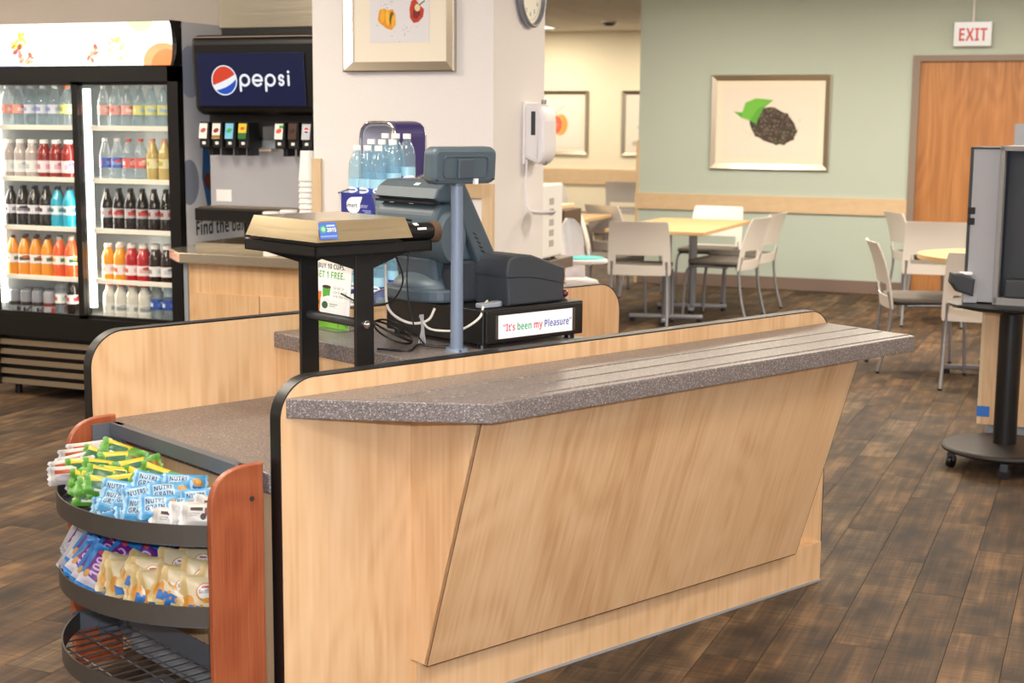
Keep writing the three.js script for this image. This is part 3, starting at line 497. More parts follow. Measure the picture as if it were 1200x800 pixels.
// ---------------------------------------------------------------- snack rack at the counter's end
const RACK = { s: -1.47, t0: 0.07, t1: 0.83 };
const arcR = 0.474, arcC = -1.48 - 0.16 + arcR, tm = 0.445;           // shelf front: circle centred at s = arcC
const arcS = t => arcC - Math.sqrt(arcR * arcR - (t - tm) * (t - tm));
{
  const k = cthing('snack_rack', 'cherry wood snack rack with three curved metal shelves', 'rack', [-1.42, 0, tm]);
  const L = (s, t) => [s + 1.42, tm - t];
  const side = new THREE.Shape(); side.moveTo(-0.064, 0.02); side.lineTo(0.078, 0.02); side.lineTo(0.078, 0.706); side.lineTo(0.03, 0.706); side.quadraticCurveTo(-0.064, 0.70, -0.064, 0.61); side.lineTo(-0.064, 0.02);
  for (const t of [RACK.t0 + 0.02, RACK.t1]) { const p = part(k, 'side_panel', uvm(extrude(side, 0.02, 0.003, 10)), M.cherry, [0, 0, tm - t]); if (t < 0.2) for (const [y, x] of [[0.625, 0.045], [0.12, 0.04]]) part(p, 'screw', cyl(0.006, 0.006, 0.004, 0, 0, 0, 14).rotateX(Math.PI / 2).translate(x, y, 0.0205), M.screw); }
  part(k, 'back_frame', merge([span(0.058, 0.072, 0.1, 0.69, -0.345, -0.30), span(0.058, 0.072, 0.1, 0.69, 0.29, 0.335), span(0.05, 0.078, 0.655, 0.69, -0.345, 0.335), span(0.0, 0.07, 0.1, 0.69, -0.352, -0.348)]), M.rackMetal);
  const sheetEdge = (h0, h1) => {                                   // curved front band
    const P = [], I = [], n = 36; for (let i = 0; i <= n; i++) { const t = RACK.t0 + 0.022 + (RACK.t1 - RACK.t0 - 0.045) * i / n, s = arcS(t), nx = (s - arcC) / arcR, nt = (t - tm) / arcR; for (const [o, h] of [[0, h0], [0, h1], [-0.004, h1], [-0.004, h0]]) { const [x, z] = L(s + nx * o, t + nt * o); P.push(x, h, z); } }
    for (let i = 0; i < n; i++) for (let q = 0; q < 4; q++) { const a = i * 4 + q, b = i * 4 + (q + 1) % 4, c = a + 4, d = b + 4; I.push(a, b, c, b, d, c); }
    const g = new THREE.BufferGeometry(); g.setAttribute('position', new THREE.Float32BufferAttribute(P, 3)); g.setIndex(I); const f = g.toNonIndexed(); f.computeVertexNormals(); f.setAttribute('uv', new THREE.Float32BufferAttribute(new Float32Array(f.attributes.position.count * 2), 2)); return f;
  };
  const wires = h => { const list = [];
    for (let i = 1; i < 17; i++) { const t = RACK.t0 + 0.02 + i * 0.0425; list.push(rod([...L(arcS(t) + 0.004, t)].flatMap((v, q) => q ? [h, v] : [v]), [L(-1.352, t)[0], h, L(-1.352, t)[1]], 0.0022, 6), rod([L(-1.352, t)[0], h, L(-1.352, t)[1]], [L(-1.352, t)[0], h + 0.06, L(-1.352, t)[1]], 0.0022, 6)); }
    for (const s of [-1.36, -1.42, -1.48, -1.56]) { const a = s < -1.5 ? 0.2 : RACK.t0 + 0.02, b = s < -1.5 ? 0.69 : RACK.t1 - 0.02; list.push(rod([L(s, a)[0], h - 0.004, L(s, a)[1]], [L(s, b)[0], h - 0.004, L(s, b)[1]], 0.0026, 6)); } return merge(list); };
  for (const h of [0.528, 0.332, 0.132]) {
    const sh = part(k, 'shelf', wires(h), M.wire, null, null, 'black wire shelf');
    part(sh, 'front_band', sheetEdge(h - 0.002, h + 0.046), M.band, null, null, 'dark metal curved front band');
    part(sh, 'end_plate', span(-0.07, 0.06, h - 0.006, h + 0.05, tm - RACK.t1 + 0.022, tm - RACK.t1 + 0.026), M.rackMetal);
    part(sh, 'back_plate', span(0.062, 0.066, h, h + 0.06, -0.33, 0.33), M.rackMetal);
    if (h > 0.2) { const n = 24, pts = []; for (let i = 0; i <= n; i++) { const t = RACK.t0 + 0.025 + (RACK.t1 - RACK.t0 - 0.05) * i / n; pts.push([arcS(t) + 0.006 + 1.42, -(tm - t)]); } pts.push([0.06, -(tm - (RACK.t1 - 0.025))], [0.06, -(tm - (RACK.t0 + 0.025))]); part(sh, 'shelf_pan', extrude(shapeOf(pts), 0.003).rotateX(-Math.PI / 2).translate(0, h - 0.006, 0), M.rackMetal); }
  }
  part(k, 'lower_bracket', span(-0.05, 0.05, 0.03, 0.06, -0.08, -0.02), M.greyMetal); part(k, 'price_tag', box(0.001, 0.03, 0.03, 0.0, 0, 0), std(0xe2672a, 0.6), [0.03, 0.3, -0.26], [0, 0, 0.78], 'small orange tag');
}

// ---------------------------------------------------------------- snack packets
function packet(w, h, d, crimp, seed) {                              // pillow pack, ends crimped along x
  const nx = 14, ny = 8, q = rng(seed), P = [], U = [], I = []; const jit = [];
  for (let k = 0; k < 6; k++) jit.push((q() - 0.5) * 0.5);
  const at = (i, j, sgn) => {
    const u = i / nx, v = j / ny, a = Math.abs(u * 2 - 1) * (w / 2), b = v * 2 - 1; let e = Math.max(0, 1 - Math.pow(Math.min(1, a / (w / 2 - crimp)), 3)); if (a > w / 2 - crimp) e = 0;
    const bulge = Math.pow(e, 0.6) * Math.pow(Math.max(0, 1 - b * b), 0.55) * d / 2 * (1 + 0.25 * Math.sin(u * 9 + jit[0] * 9) * Math.sin(v * 7 + jit[1] * 9));
    const zig = (i === 0 || i === nx) ? (j % 2 ? 0.002 : -0.002) * (i ? 1 : -1) : 0, wrap = (1 - e) * 0.004 * Math.sin(v * 9 + jit[2] * 8);
    return [(u - 0.5) * w + zig, (v - 0.5) * h * (1 + 0.05 * (1 - e)), sgn * (bulge + 0.0006) + wrap + 0.006 * jit[3] * Math.sin(u * 3.14)];
  };
  for (const sgn of [1, -1]) { const o = P.length / 3; for (let j = 0; j <= ny; j++) for (let i = 0; i <= nx; i++) { P.push(...at(i, j, sgn)); U.push(i / nx, j / ny); } for (let j = 0; j < ny; j++) for (let i = 0; i < nx; i++) { const a = o + j * (nx + 1) + i, b = a + 1, c = a + nx + 1, e = c + 1; sgn > 0 ? I.push(a, b, c, b, e, c) : I.push(a, c, b, b, c, e); } }
  const g = new THREE.BufferGeometry(); g.setAttribute('position', new THREE.Float32BufferAttribute(P, 3)); g.setAttribute('uv', new THREE.Float32BufferAttribute(U, 2)); g.setIndex(I); g.computeVertexNormals(); return g;
}
const foil = tex => new THREE.MeshPhysicalMaterial({ color: 0xc2c2c2, map: tex, roughness: 0.42, clearcoat: 0.2, clearcoatRoughness: 0.35 });
const crimps = (g, w, h, col) => { g.fillStyle = col; g.fillRect(0, 0, w * 0.06, h); g.fillRect(w * 0.94, 0, w * 0.06, h); };
const PK = {
  oat: foil(canvasTex(384, 128, (g, w, h) => { g.fillStyle = '#5fa834'; g.fillRect(0, 0, w, h); poly(g, [[40, 0], [250, 0], [230, 44], [60, 50]], '#f0d326'); poly(g, [[60, 40], [220, 34], [210, 84], [70, 96]], '#1f6b3a'); g.fillStyle = '#e8efe6'; g.fillRect(90, 92, 100, 16); for (let k = 0; k < 14; k++) ell(g, 262 + (k * 29) % 90, 40 + (k * 17) % 70, 16, 9, k, ['#b5682a', '#8a4a1c', '#cf8d4a'][k % 3]); crimps(g, w, h, '#7cbc4a'); })),
  chew: foil(canvasTex(384, 128, (g, w, h) => { g.fillStyle = '#dcd5cc'; g.fillRect(0, 0, w, h); g.fillStyle = '#c8502a'; g.fillRect(60, 26, 150, 26); g.fillStyle = '#b9b3ae'; ell(g, 130, 86, 70, 26, 0, '#b9b3b4'); ell(g, 280, 70, 56, 32, 0, '#a5693a'); crimps(g, w, h, '#f6f3f0'); })),
  cereal: foil(canvasTex(384, 192, (g, w, h) => { g.fillStyle = '#5aaee0'; g.fillRect(0, 0, w, h); poly(g, [[44, 20], [220, 20], [220, 140], [44, 140]], '#b4d8ee'); g.fillStyle = '#2b2d52'; g.font = 'bold 58px sans-serif'; g.save(); g.translate(50, 78); g.scale(0.86, 1); g.fillText('NUTRI', 0, 0); g.fillText('GRAIN', 0, 56); g.restore(); ell(g, 292, 80, 46, 34, 0.2, '#dd9a3a'); ell(g, 300, 76, 26, 18, 0, '#f0b95c'); g.fillStyle = '#3457a8'; g.fillRect(246, 118, 96, 50); crimps(g, w, h, '#a9d4ee'); })),
  wafer: foil(canvasTex(384, 192, (g, w, h) => { g.fillStyle = '#dcd7cf'; g.fillRect(0, 0, w, h); g.strokeStyle = '#cfc6bb'; g.lineWidth = 4; g.strokeRect(60, 30, 264, 130); g.fillStyle = '#3c2019'; g.fillRect(90, 46, 100, 26); g.fillStyle = '#6a2d22'; g.fillRect(206, 50, 106, 60); ell(g, 280, 120, 44, 26, 0, '#a8713f'); ell(g, 196, 118, 24, 28, 0, '#24201e'); g.fillStyle = '#a9a39b'; g.fillRect(86, 90, 80, 8); g.fillRect(86, 106, 60, 8); crimps(g, w, h, '#fbf9f6'); })),
  hundred: foil(canvasTex(384, 256, (g, w, h) => { g.fillStyle = '#2a86d4'; g.fillRect(0, 0, w, h); poly(g, [[60, 20], [330, 40], [330, 190], [60, 170]], '#6d1f86'); poly(g, [[30, 0], [120, 0], [60, 256], [30, 256]], '#e9dfe6'); ell(g, 120, 44, 34, 24, 0, '#d8a24c'); g.fillStyle = '#e7b9ea'; g.font = 'bold 108px sans-serif'; g.fillText('100', 110, 138); g.font = 'bold 36px sans-serif'; g.fillStyle = '#f0e3f4'; g.fillText('calories', 130, 178); ell(g, 322, 70, 20, 26, 0, '#d8505e'); crimps(g, w, h, '#2f95e4'); })),
  cracker: foil(canvasTex(320, 256, (g, w, h) => { g.fillStyle = '#e0bf7c'; g.fillRect(0, 0, w, h); poly(g, [[40, 0], [280, 0], [250, 200], [70, 220]], '#ecd9b0'); ell(g, 176, 106, 66, 58, 0, '#e0923a'); ell(g, 176, 102, 56, 48, 0, '#f7f1e4'); g.fillStyle = '#463a3c'; g.font = 'bold 34px sans-serif'; g.save(); g.translate(128, 112); g.scale(0.78, 1); g.fillText('Goldfish', 0, 0); g.restore(); g.fillStyle = '#c9302c'; g.fillRect(150, 68, 52, 12); ell(g, 60, 170, 40, 50, 0, '#eaa040'); ell(g, 190, 158, 34, 18, 0, '#e6a030'); poly(g, [[60, 176], [210, 206], [210, 246], [60, 236]], '#2f78c4'); for (let k = 0; k < 9; k++) ell(g, 40 + (k * 61) % 260, 150 + (k * 37) % 90, 13, 9, k, '#e39a3c'); g.fillStyle = '#e5c98a'; g.fillRect(0, 0, w, 14); g.fillRect(0, h - 12, w, 12); })),
  silverWrap: foil(canvasTex(256, 192, (g, w, h) => { g.fillStyle = '#c9c6cc'; g.fillRect(0, 0, w, h); poly(g, [[60, 40], [200, 60], [190, 150], [70, 140]], '#6d1f86'); ell(g, 110, 80, 26, 24, 0, '#d9d2da'); ell(g, 170, 120, 30, 20, 0, '#8a6a5a'); crimps(g, w, h, '#dcdade'); })),
};
const PG = { bar: [1, 2, 3].map(k => packet(0.12, 0.046, 0.024, 0.009, k)), wide: [4, 5, 6].map(k => packet(0.108, 0.058, 0.026, 0.009, k)), bag: [7, 8, 9].map(k => packet(0.112, 0.076, 0.036, 0.01, k)), sack: [10, 11, 12].map(k => packet(0.104, 0.096, 0.038, 0.008, k)) };
let pkN = 0;
function pack(kind, geos, label, group, s, t, h, yaw, pitch, roll) {
  const hw = 0.053, roof = h > 0.5 ? 0.53 : 0.334, slack = h > roof + 0.075 ? -0.025 : 0.022, run = Math.abs(Math.cos(roll)) * hw + 0.012;
  t = Math.min(0.79 - run * Math.abs(Math.sin(yaw)), Math.max(0.105 + run * Math.abs(Math.sin(yaw)) * 0.6, t));
  const d = s - arcS(t), ok = () => [-1, 1].every(e => s + e * run * Math.cos(yaw) > arcS(Math.min(0.8, Math.max(0.09, t + e * run * Math.sin(yaw)))) + slack); while (!ok() && s < -1.4) s += 0.004;
  const hh = geos === PG.bar ? 0.026 : geos === PG.wide ? 0.034 : geos === PG.bag ? 0.043 : 0.056; h = Math.max(h, roof + 0.004 + (Math.abs(Math.sin(roll)) * hw + Math.abs(Math.cos(roll)) * hh) * Math.cos(pitch));
  label += d < 0.055 ? ', along the front' : d > 0.14 ? ', at the back' : ', mid pile';
  const by = { oat: [0.53, 'chewy bars', 0.48, 'cereal bars'], cereal: [0.34, 'oat bars', 0.26, 'wafers'], hundred: [0.5, 'silver wraps', 0.44, 'cracker bags'], cracker: [0.28, 'purple packets', 0.19, 'cherry panel'] }[Object.keys(PK).find(q => PK[q] === kind)];
  if (by) label += t > by[0] ? ` beside ${by[1]}` : t < by[2] ? ` beside ${by[3]}` : '';
  const m = shade(new THREE.Mesh(geos[pkN++ % geos.length], kind)); m.name = numbered('snack_packet'); m.position.set(...C(s, h, t)); m.rotation.order = 'YXZ'; m.rotation.set(pitch, TH + yaw, roll);
  m.userData = { label, category: 'snack', group }; scene.add(m);
}
{
  const jy = k => rr(-k, k), more = (l, n) => [...l, ...l.slice(0, n).map(([t, s, h]) => [t - 0.028 + jy(0.008), s + 0.03 + jy(0.008), h + 0.012])];
  // top shelf: chewy bars, oat bars, cereal bars, wafers, from the far end to the near one
  for (let k = 0; k < 6; k++) pack(PK.chew, PG.bar, 'white and orange chewy bar on the top snack shelf', 'chewy bars on the top shelf', -1.60 + k * 0.026 + jy(0.006), 0.60 + k * 0.022, 0.602 + k * 0.008 + jy(0.004), -0.75 + jy(0.15), -0.35 + jy(0.12), 0.15 + jy(0.1));
  const oats = [[0.50, -1.615, 0.568], [0.54, -1.59, 0.585], [0.485, -1.575, 0.592], [0.53, -1.55, 0.608], [0.47, -1.535, 0.6], [0.60, -1.53, 0.625], [0.55, -1.505, 0.628], [0.49, -1.49, 0.618], [0.62, -1.485, 0.64], [0.56, -1.455, 0.64], [0.50, -1.44, 0.632], [0.44, -1.46, 0.61], [0.42, -1.42, 0.618], [0.6, -1.43, 0.65]];
  for (const [t, s, h] of more(oats, 5)) pack(PK.oat, PG.bar, 'green and yellow oat bar on the top snack shelf', 'oat bars on the top shelf', s, t, h, -0.6 + jy(0.4), -0.55 + jy(0.25), -0.15 + jy(0.35));
  const cer = [[0.39, -1.612, 0.565], [0.31, -1.598, 0.563], [0.36, -1.57, 0.586], [0.27, -1.57, 0.584], [0.40, -1.535, 0.6], [0.32, -1.52, 0.605], [0.25, -1.53, 0.588], [0.36, -1.47, 0.618], [0.28, -1.47, 0.612], [0.21, -1.48, 0.592], [0.3, -1.42, 0.62], [0.2, -1.43, 0.604]];
  for (const [t, s, h] of more(cer, 4)) pack(PK.cereal, PG.wide, 'light blue cereal bar packet on the top snack shelf', 'cereal bars on the top shelf', s, t, h, -0.5 + jy(0.35), -0.6 + jy(0.25), -0.1 + jy(0.3));
  for (const [t, s, h] of [[0.2, -1.55, 0.568], [0.145, -1.53, 0.57], [0.16, -1.5, 0.588], [0.13, -1.47, 0.59], [0.14, -1.43, 0.595]]) pack(PK.wafer, PG.wide, 'white wafer packet at the counter end of top shelf', 'wafers on the top shelf', s, t, h, -0.45 + jy(0.12), -0.5 + jy(0.15), -0.1 + jy(0.1));
  // middle shelf: silver wraps, hundred calorie packs, cracker bags
  for (const [t, s, h] of [[0.66, -1.56, 0.40], [0.60, -1.58, 0.405], [0.67, -1.52, 0.425], [0.6, -1.53, 0.42]]) pack(PK.silverWrap, PG.bag, 'crumpled silver snack wrapper on the middle shelf', 'silver wrapped snacks', s, t, h, -0.8 + jy(0.2), -0.3 + jy(0.2), 0.9 + jy(0.3));
  for (const [t, s, h] of more([[0.545, -1.615, 0.39], [0.475, -1.622, 0.385], [0.51, -1.575, 0.41], [0.44, -1.58, 0.405], [0.57, -1.545, 0.42], [0.49, -1.53, 0.43], [0.42, -1.535, 0.425], [0.36, -1.5, 0.425], [0.55, -1.48, 0.435], [0.45, -1.47, 0.44], [0.37, -1.45, 0.44], [0.3, -1.44, 0.43]], 4)) pack(PK.hundred, PG.bag, 'purple and blue hundred calorie packet on the middle shelf', 'purple packets on the middle shelf', s, t, h, -0.6 + jy(0.2), -0.45 + jy(0.2), 1.0 + jy(0.2));
  for (const [t, s, h] of more([[0.385, -1.615, 0.385], [0.295, -1.598, 0.385], [0.34, -1.565, 0.405], [0.24, -1.56, 0.395], [0.185, -1.545, 0.38], [0.28, -1.525, 0.415], [0.2, -1.51, 0.41], [0.14, -1.51, 0.39], [0.25, -1.475, 0.43], [0.17, -1.46, 0.42], [0.13, -1.44, 0.405], [0.22, -1.43, 0.435]], 3)) pack(PK.cracker, PG.sack, 'pale yellow cheese cracker bag on the middle shelf', 'cracker bags on the middle shelf', s, t, h, -0.5 + jy(0.32), -0.45 + jy(0.22), -0.15 + jy(0.3));
}

// ---------------------------------------------------------------- drinks fridge
{
  const X0 = -5.63, X1 = -4.366, ZF = -6.243, ZB = -7.0, cx = (X0 + X1) / 2, w = X1 - X0;
  const t = thing('drinks_fridge', 'black two-door glass drinks fridge with lit header sign', 'fridge', [cx, 0, ZF]);
  const x = v => v - cx, z = v => v - ZF, hw = w / 2;
  const sideTex = canvasTex(512, 1024, (g, W, H) => {
    g.fillStyle = '#f0f1f5'; g.fillRect(0, 0, W, H); ell(g, 60, 130, 70, 70, 0, '#b9c2d8'); ell(g, 40, 430, 60, 62, 0, '#9aa2b4'); ell(g, 330, 300, 90, 90, 0, '#c3cde2');
    poly(g, [[130, 330], [170, 310], [220, 360], [220, 490], [150, 500], [120, 420]], '#3d6fa8'); ell(g, 165, 430, 34, 22, 0.3, '#7a3f26'); ell(g, 200, 390, 24, 26, 0, '#8a4a2c');
    g.fillStyle = '#26282e'; g.font = '600 56px sans-serif'; g.fillText('Find the balance', 70, 578); g.fillText('that’s right for you', 50, 640); g.fillStyle = '#7fa0c4'; g.fillRect(0, 860, W, 60);
  });
  part(t, 'cabinet', merge([span(-hw, -hw + 0.03, 0.06, 1.985, z(ZB), -0.03), span(hw - 0.03, hw - 0.002, 0.06, 1.985, z(ZB), -0.03), span(-hw, hw, 0.06, 1.985, z(ZB), z(ZB) + 0.03), span(-hw, hw, 1.955, 1.985, z(ZB), -0.03), span(-hw, hw, 0.06, 0.40, z(ZB), -0.05)]), std(0xf0f1f5, 0.5));
  const sp = part(t, 'side_print', new THREE.PlaneGeometry(0.725, 1.9).rotateY(Math.PI / 2).translate(hw - 0.0005, 1.03, z(ZB) + 0.365), print(sideTex), null, null, 'printed side panel with text and bubbles');
  part(t, 'liner', merge([span(-hw + 0.03, -hw + 0.04, 0.42, 1.7, z(ZB) + 0.03, -0.05), span(hw - 0.04, hw - 0.03, 0.42, 1.7, z(ZB) + 0.03, -0.05), span(-hw + 0.03, hw - 0.03, 0.42, 1.7, z(ZB) + 0.03, z(ZB) + 0.04), span(-hw + 0.03, hw - 0.03, 1.7, 1.71, z(ZB) + 0.03, -0.05), span(-hw + 0.03, hw - 0.03, 0.41, 0.44, z(ZB) + 0.03, -0.05)]), std(0xd9dcd8, 0.5));
  part(t, 'front_frame', merge([span(-hw, -hw + 0.05, 0.42, 1.765, -0.05, 0), span(hw - 0.06, hw, 0.06, 1.765, -0.05, 0), span(-hw, hw, 1.688, 1.765, -0.05, 0), span(-hw, hw, 0.335, 0.452, -0.05, 0), span(-hw, -hw + 0.06, 0.06, 0.335, -0.05, 0)]), M.fridge);
  // header: curved lit sign between black end caps
  const head = canvasTex(1536, 288, (g, W, H) => {
    g.fillStyle = '#fffef8'; g.fillRect(0, 0, W, H); ell(g, 250, 250, 110, 120, 0, '#c4c0ee'); ell(g, 1465, 250, 140, 110, 0, '#f39a63'); ell(g, 1490, 270, 100, 90, 0, '#ef7c44'); ell(g, 1310, -5, 95, 70, 0, '#cdeea8');
    const q = rng(4); const blob = (x, y, n, sx, sy, cols) => { for (let k = 0; k < n; k++) ell(g, x + (q() - 0.5) * sx, y + (q() - 0.5) * sy, 6 + q() * 20, 5 + q() * 14, q() * 3, cols[Math.floor(q() * cols.length)]); };
    blob(330, 110, 22, 110, 90, ['#f2e05a', '#dcd04a', '#b8c860', '#f4eaa0']); blob(310, 180, 8, 120, 70, ['#a3563c', '#c07a4a']); blob(400, 235, 10, 110, 50, ['#cc7f56', '#b5603c', '#e0a880']);
    blob(925, 200, 12, 60, 110, ['#d99a78', '#b06a50', '#e8c8a8']); blob(1120, 190, 26, 150, 110, ['#f0dfa0', '#ead08a', '#f4ecc4']); blob(1110, 120, 8, 60, 40, ['#ece08a', '#e4d868']);
    g.fillStyle = '#ded9cc'; g.font = '600 40px sans-serif'; g.fillText('I see the balance', 500, 130); g.fillText('that’s right for you', 480, 180);
  });
  const hp = new THREE.PlaneGeometry(w - 0.04, 0.215, 1, 10); { const p = hp.attributes.position; for (let i = 0; i < p.count; i++) p.setZ(i, -0.022 * Math.cos(p.getY(i) / 0.1075 * 1.3)); hp.computeVertexNormals(); }
  part(t, 'header_sign', hp.translate(-0.005, 1.876, 0.02), lit(head, 1.9), null, null, 'glowing header sign with food pictures');
  for (const sx of [-1, 1]) { const c = new THREE.Shape(); c.moveTo(-0.05, 0); c.lineTo(0.03, 0); c.quadraticCurveTo(-0.034, 0.11, 0.03, 0.222); c.lineTo(-0.05, 0.222); part(t, 'header_cap', extrude(c, 0.02, 0.002).rotateY(-Math.PI / 2).translate(sx * (hw - 0.01) + 0.01, 1.765, 0), M.fridge); }
  part(t, 'header_box', span(-hw + 0.02, hw - 0.02, 1.765, 1.985, -0.06, -0.012), M.fridge);
  const hl = new THREE.RectAreaLight(0xfff4e0, 3.0, w - 0.06, 0.2); hl.position.set(cx, 1.876, ZF + 0.06); hl.lookAt(cx, 1.876, 5); scene.add(hl);
  // louvres, kick
  part(t, 'grille_back', span(-hw + 0.06, hw - 0.06, 0.06, 0.34, -0.06, -0.045), M.black);
  for (let k = 0; k < 5; k++) part(t, 'louvre', box(w - 0.12, 0.03, 0.006, 0, 0.296 - k * 0.0535, -0.016), M.grille, null, [-0.35, 0, 0]);
  for (const xx of [-hw + 0.1, hw - 0.1]) for (const zz of [-0.1, -0.65]) part(t, 'foot', cyl(0.02, 0.02, 0.06, xx, 0.03, zz, 12), M.black);
  // sliding doors
  const door = (x0, x1, zz) => {
    const d = part(t, 'door', merge([span(x0, x0 + 0.03, 0.452, 1.688, zz - 0.022, zz), span(x1 - 0.035, x1, 0.452, 1.688, zz - 0.022, zz), span(x0, x1, 1.672, 1.688, zz - 0.022, zz), span(x0, x1, 0.452, 0.47, zz - 0.022, zz)]), M.fridge, null, null, 'black framed sliding glass door');
    part(d, 'pane', new THREE.PlaneGeometry(x1 - x0 - 0.06, 1.2).translate((x0 + x1) / 2, 1.07, zz - 0.01), M.glass); return d;
  };
  door(-hw + 0.04, x(-4.99), -0.004); door(x(-5.02), hw - 0.05, -0.03);
  // lamp tube behind the middle, shelves with rails
  part(t, 'lamp_tube', cyl(0.02, 0.02, 1.15, x(-4.99), 1.08, -0.085, 16), new THREE.MeshStandardMaterial({ color: 0xffffff, emissive: 0xfffdf2, emissiveIntensity: 3.2 }), null, null, 'bright white fluorescent tube');
  for (const [dx, tx] of [[-0.02, -1], [0.02, 1]]) { const l = new THREE.RectAreaLight(0xfffaec, 17, 0.04, 1.14); l.position.set(-4.99 + dx, 1.08, ZF - 0.09); l.lookAt(-4.99 + dx + tx, 1.08, ZF - 0.75); scene.add(l); }
  const bl = new THREE.RectAreaLight(0xfffaec, 12, 0.04, 1.14); bl.position.set(X0 + 0.06, 1.08, ZF - 0.09); bl.lookAt(X0 + 0.06 + 1, 1.08, ZF - 0.6); scene.add(bl);
  part(t, 'lamp_tube', cyl(0.02, 0.02, 1.15, -hw + 0.05, 1.08, -0.075, 16), new THREE.MeshStandardMaterial({ color: 0xffffff, emissive: 0xfffdf2, emissiveIntensity: 3.2 }));
  const shelfY = [1.453, 1.18, 0.918, 0.65];
  for (const y of shelfY) for (const [a, b] of [[-hw + 0.04, x(-5.06)], [x(-4.965), hw - 0.04]]) {
    const s = part(t, 'shelf', span(a, b, y - 0.012, y - 0.004, -0.66, -0.075), std(0xe6e8e2, 0.5), null, null, 'white wire shelf');
    part(s, 'price_rail', span(a, b, y - 0.014, y + 0.012, -0.075, -0.069, 0.002), std(0xf1efdf, 0.5));
  }
  // bottles
  const bottleGeo = (r, h, neck = 0.013) => lathe([[0, 0], [r * 0.86, 0.001], [r, 0.008], [r, h * 0.28], [r * 0.94, h * 0.32], [r * 0.94, h * 0.52], [r, h * 0.56], [r * 0.97, h * 0.64], [r * 0.7, h * 0.78], [neck * 1.15, h * 0.9], [neck, h * 0.93], [neck, h * 0.97]], 16);
  const wideGeo = (r, h) => lathe([[0, 0], [r * 0.88, 0.001], [r, 0.01], [r, h * 0.62], [r * 0.96, h * 0.7], [r * 0.62, h * 0.84], [r * 0.55, h * 0.9], [r * 0.55, h * 0.95]], 16);
  const canGeo = (r, h) => lathe([[0, 0.002], [r * 0.78, 0], [r, 0.01], [r, h * 0.9], [r * 0.8, h], [r * 0.76, h * 0.985], [0, h * 0.985]], 18);
  const labelMat = {}; const lab = (bg, fg, ink) => labelMat[bg + fg + ink] ||= print(canvasTex(128, 64, (g) => { g.fillStyle = bg; g.fillRect(0, 0, 128, 64); g.fillStyle = fg; for (const o of [0, 64]) { g.fillRect(o + 8, 20, 48, 26); ell(g, o + 32, 18, 14, 10, 0, ink); } }), 0.4);
  const liquid = {}; const juice = c => liquid[c] ||= phys(c, 0.12, { clearcoat: 0.6 });
  const caps = {}; const capM = c => caps[c] ||= std(c, 0.4);
  const GB = { soda: bottleGeo(0.033, 0.225), fat: bottleGeo(0.0365, 0.225), jar: wideGeo(0.036, 0.2), jarF: wideGeo(0.0375, 0.21), can: canGeo(0.033, 0.132) };
  const LB = { soda: [0.0325, 0.32, 0.54, 0.225, 0.0135, 0.015], fat: [0.0358, 0.34, 0.55, 0.225, 0.014, 0.015], jar: [0.0366, 0.2, 0.46, 0.2, 0.021, 0.018], jarF: [0.0381, 0.18, 0.48, 0.21, 0.022, 0.02], can: null };
  const lg = {}; for (const k in LB) if (LB[k]) { const [r, a, b, h, cr, ch] = LB[k]; lg[k] = { label: new THREE.CylinderGeometry(r, r, (b - a) * h, 18, 1, true).translate(0, (a + b) / 2 * h, 0), cap: cyl(cr, cr, ch, 0, h * 0.955, 0, 16) }; }
  const protos = {};
  const place = (kind, body, label, cap, name, text, group, xx, y, zz) => {
    const key = text; let o;
    if (!protos[key]) { o = thing(name, text, name.includes('can') ? 'can' : 'bottle', [0, 0, 0], 0, group); part(o, 'body', GB[kind], body); if (lg[kind]) { part(o, 'label', lg[kind].label, label); part(o, 'cap', lg[kind].cap, cap); } protos[key] = o; o.position.set(xx, y, zz); o.rotation.y = 0.4; } else o = dup(protos[key], [xx, y, zz], rr(-0.8, 0.8));
  };
  const W = lab('#efeee8', '#d9dcd8', '#b8c0c4');
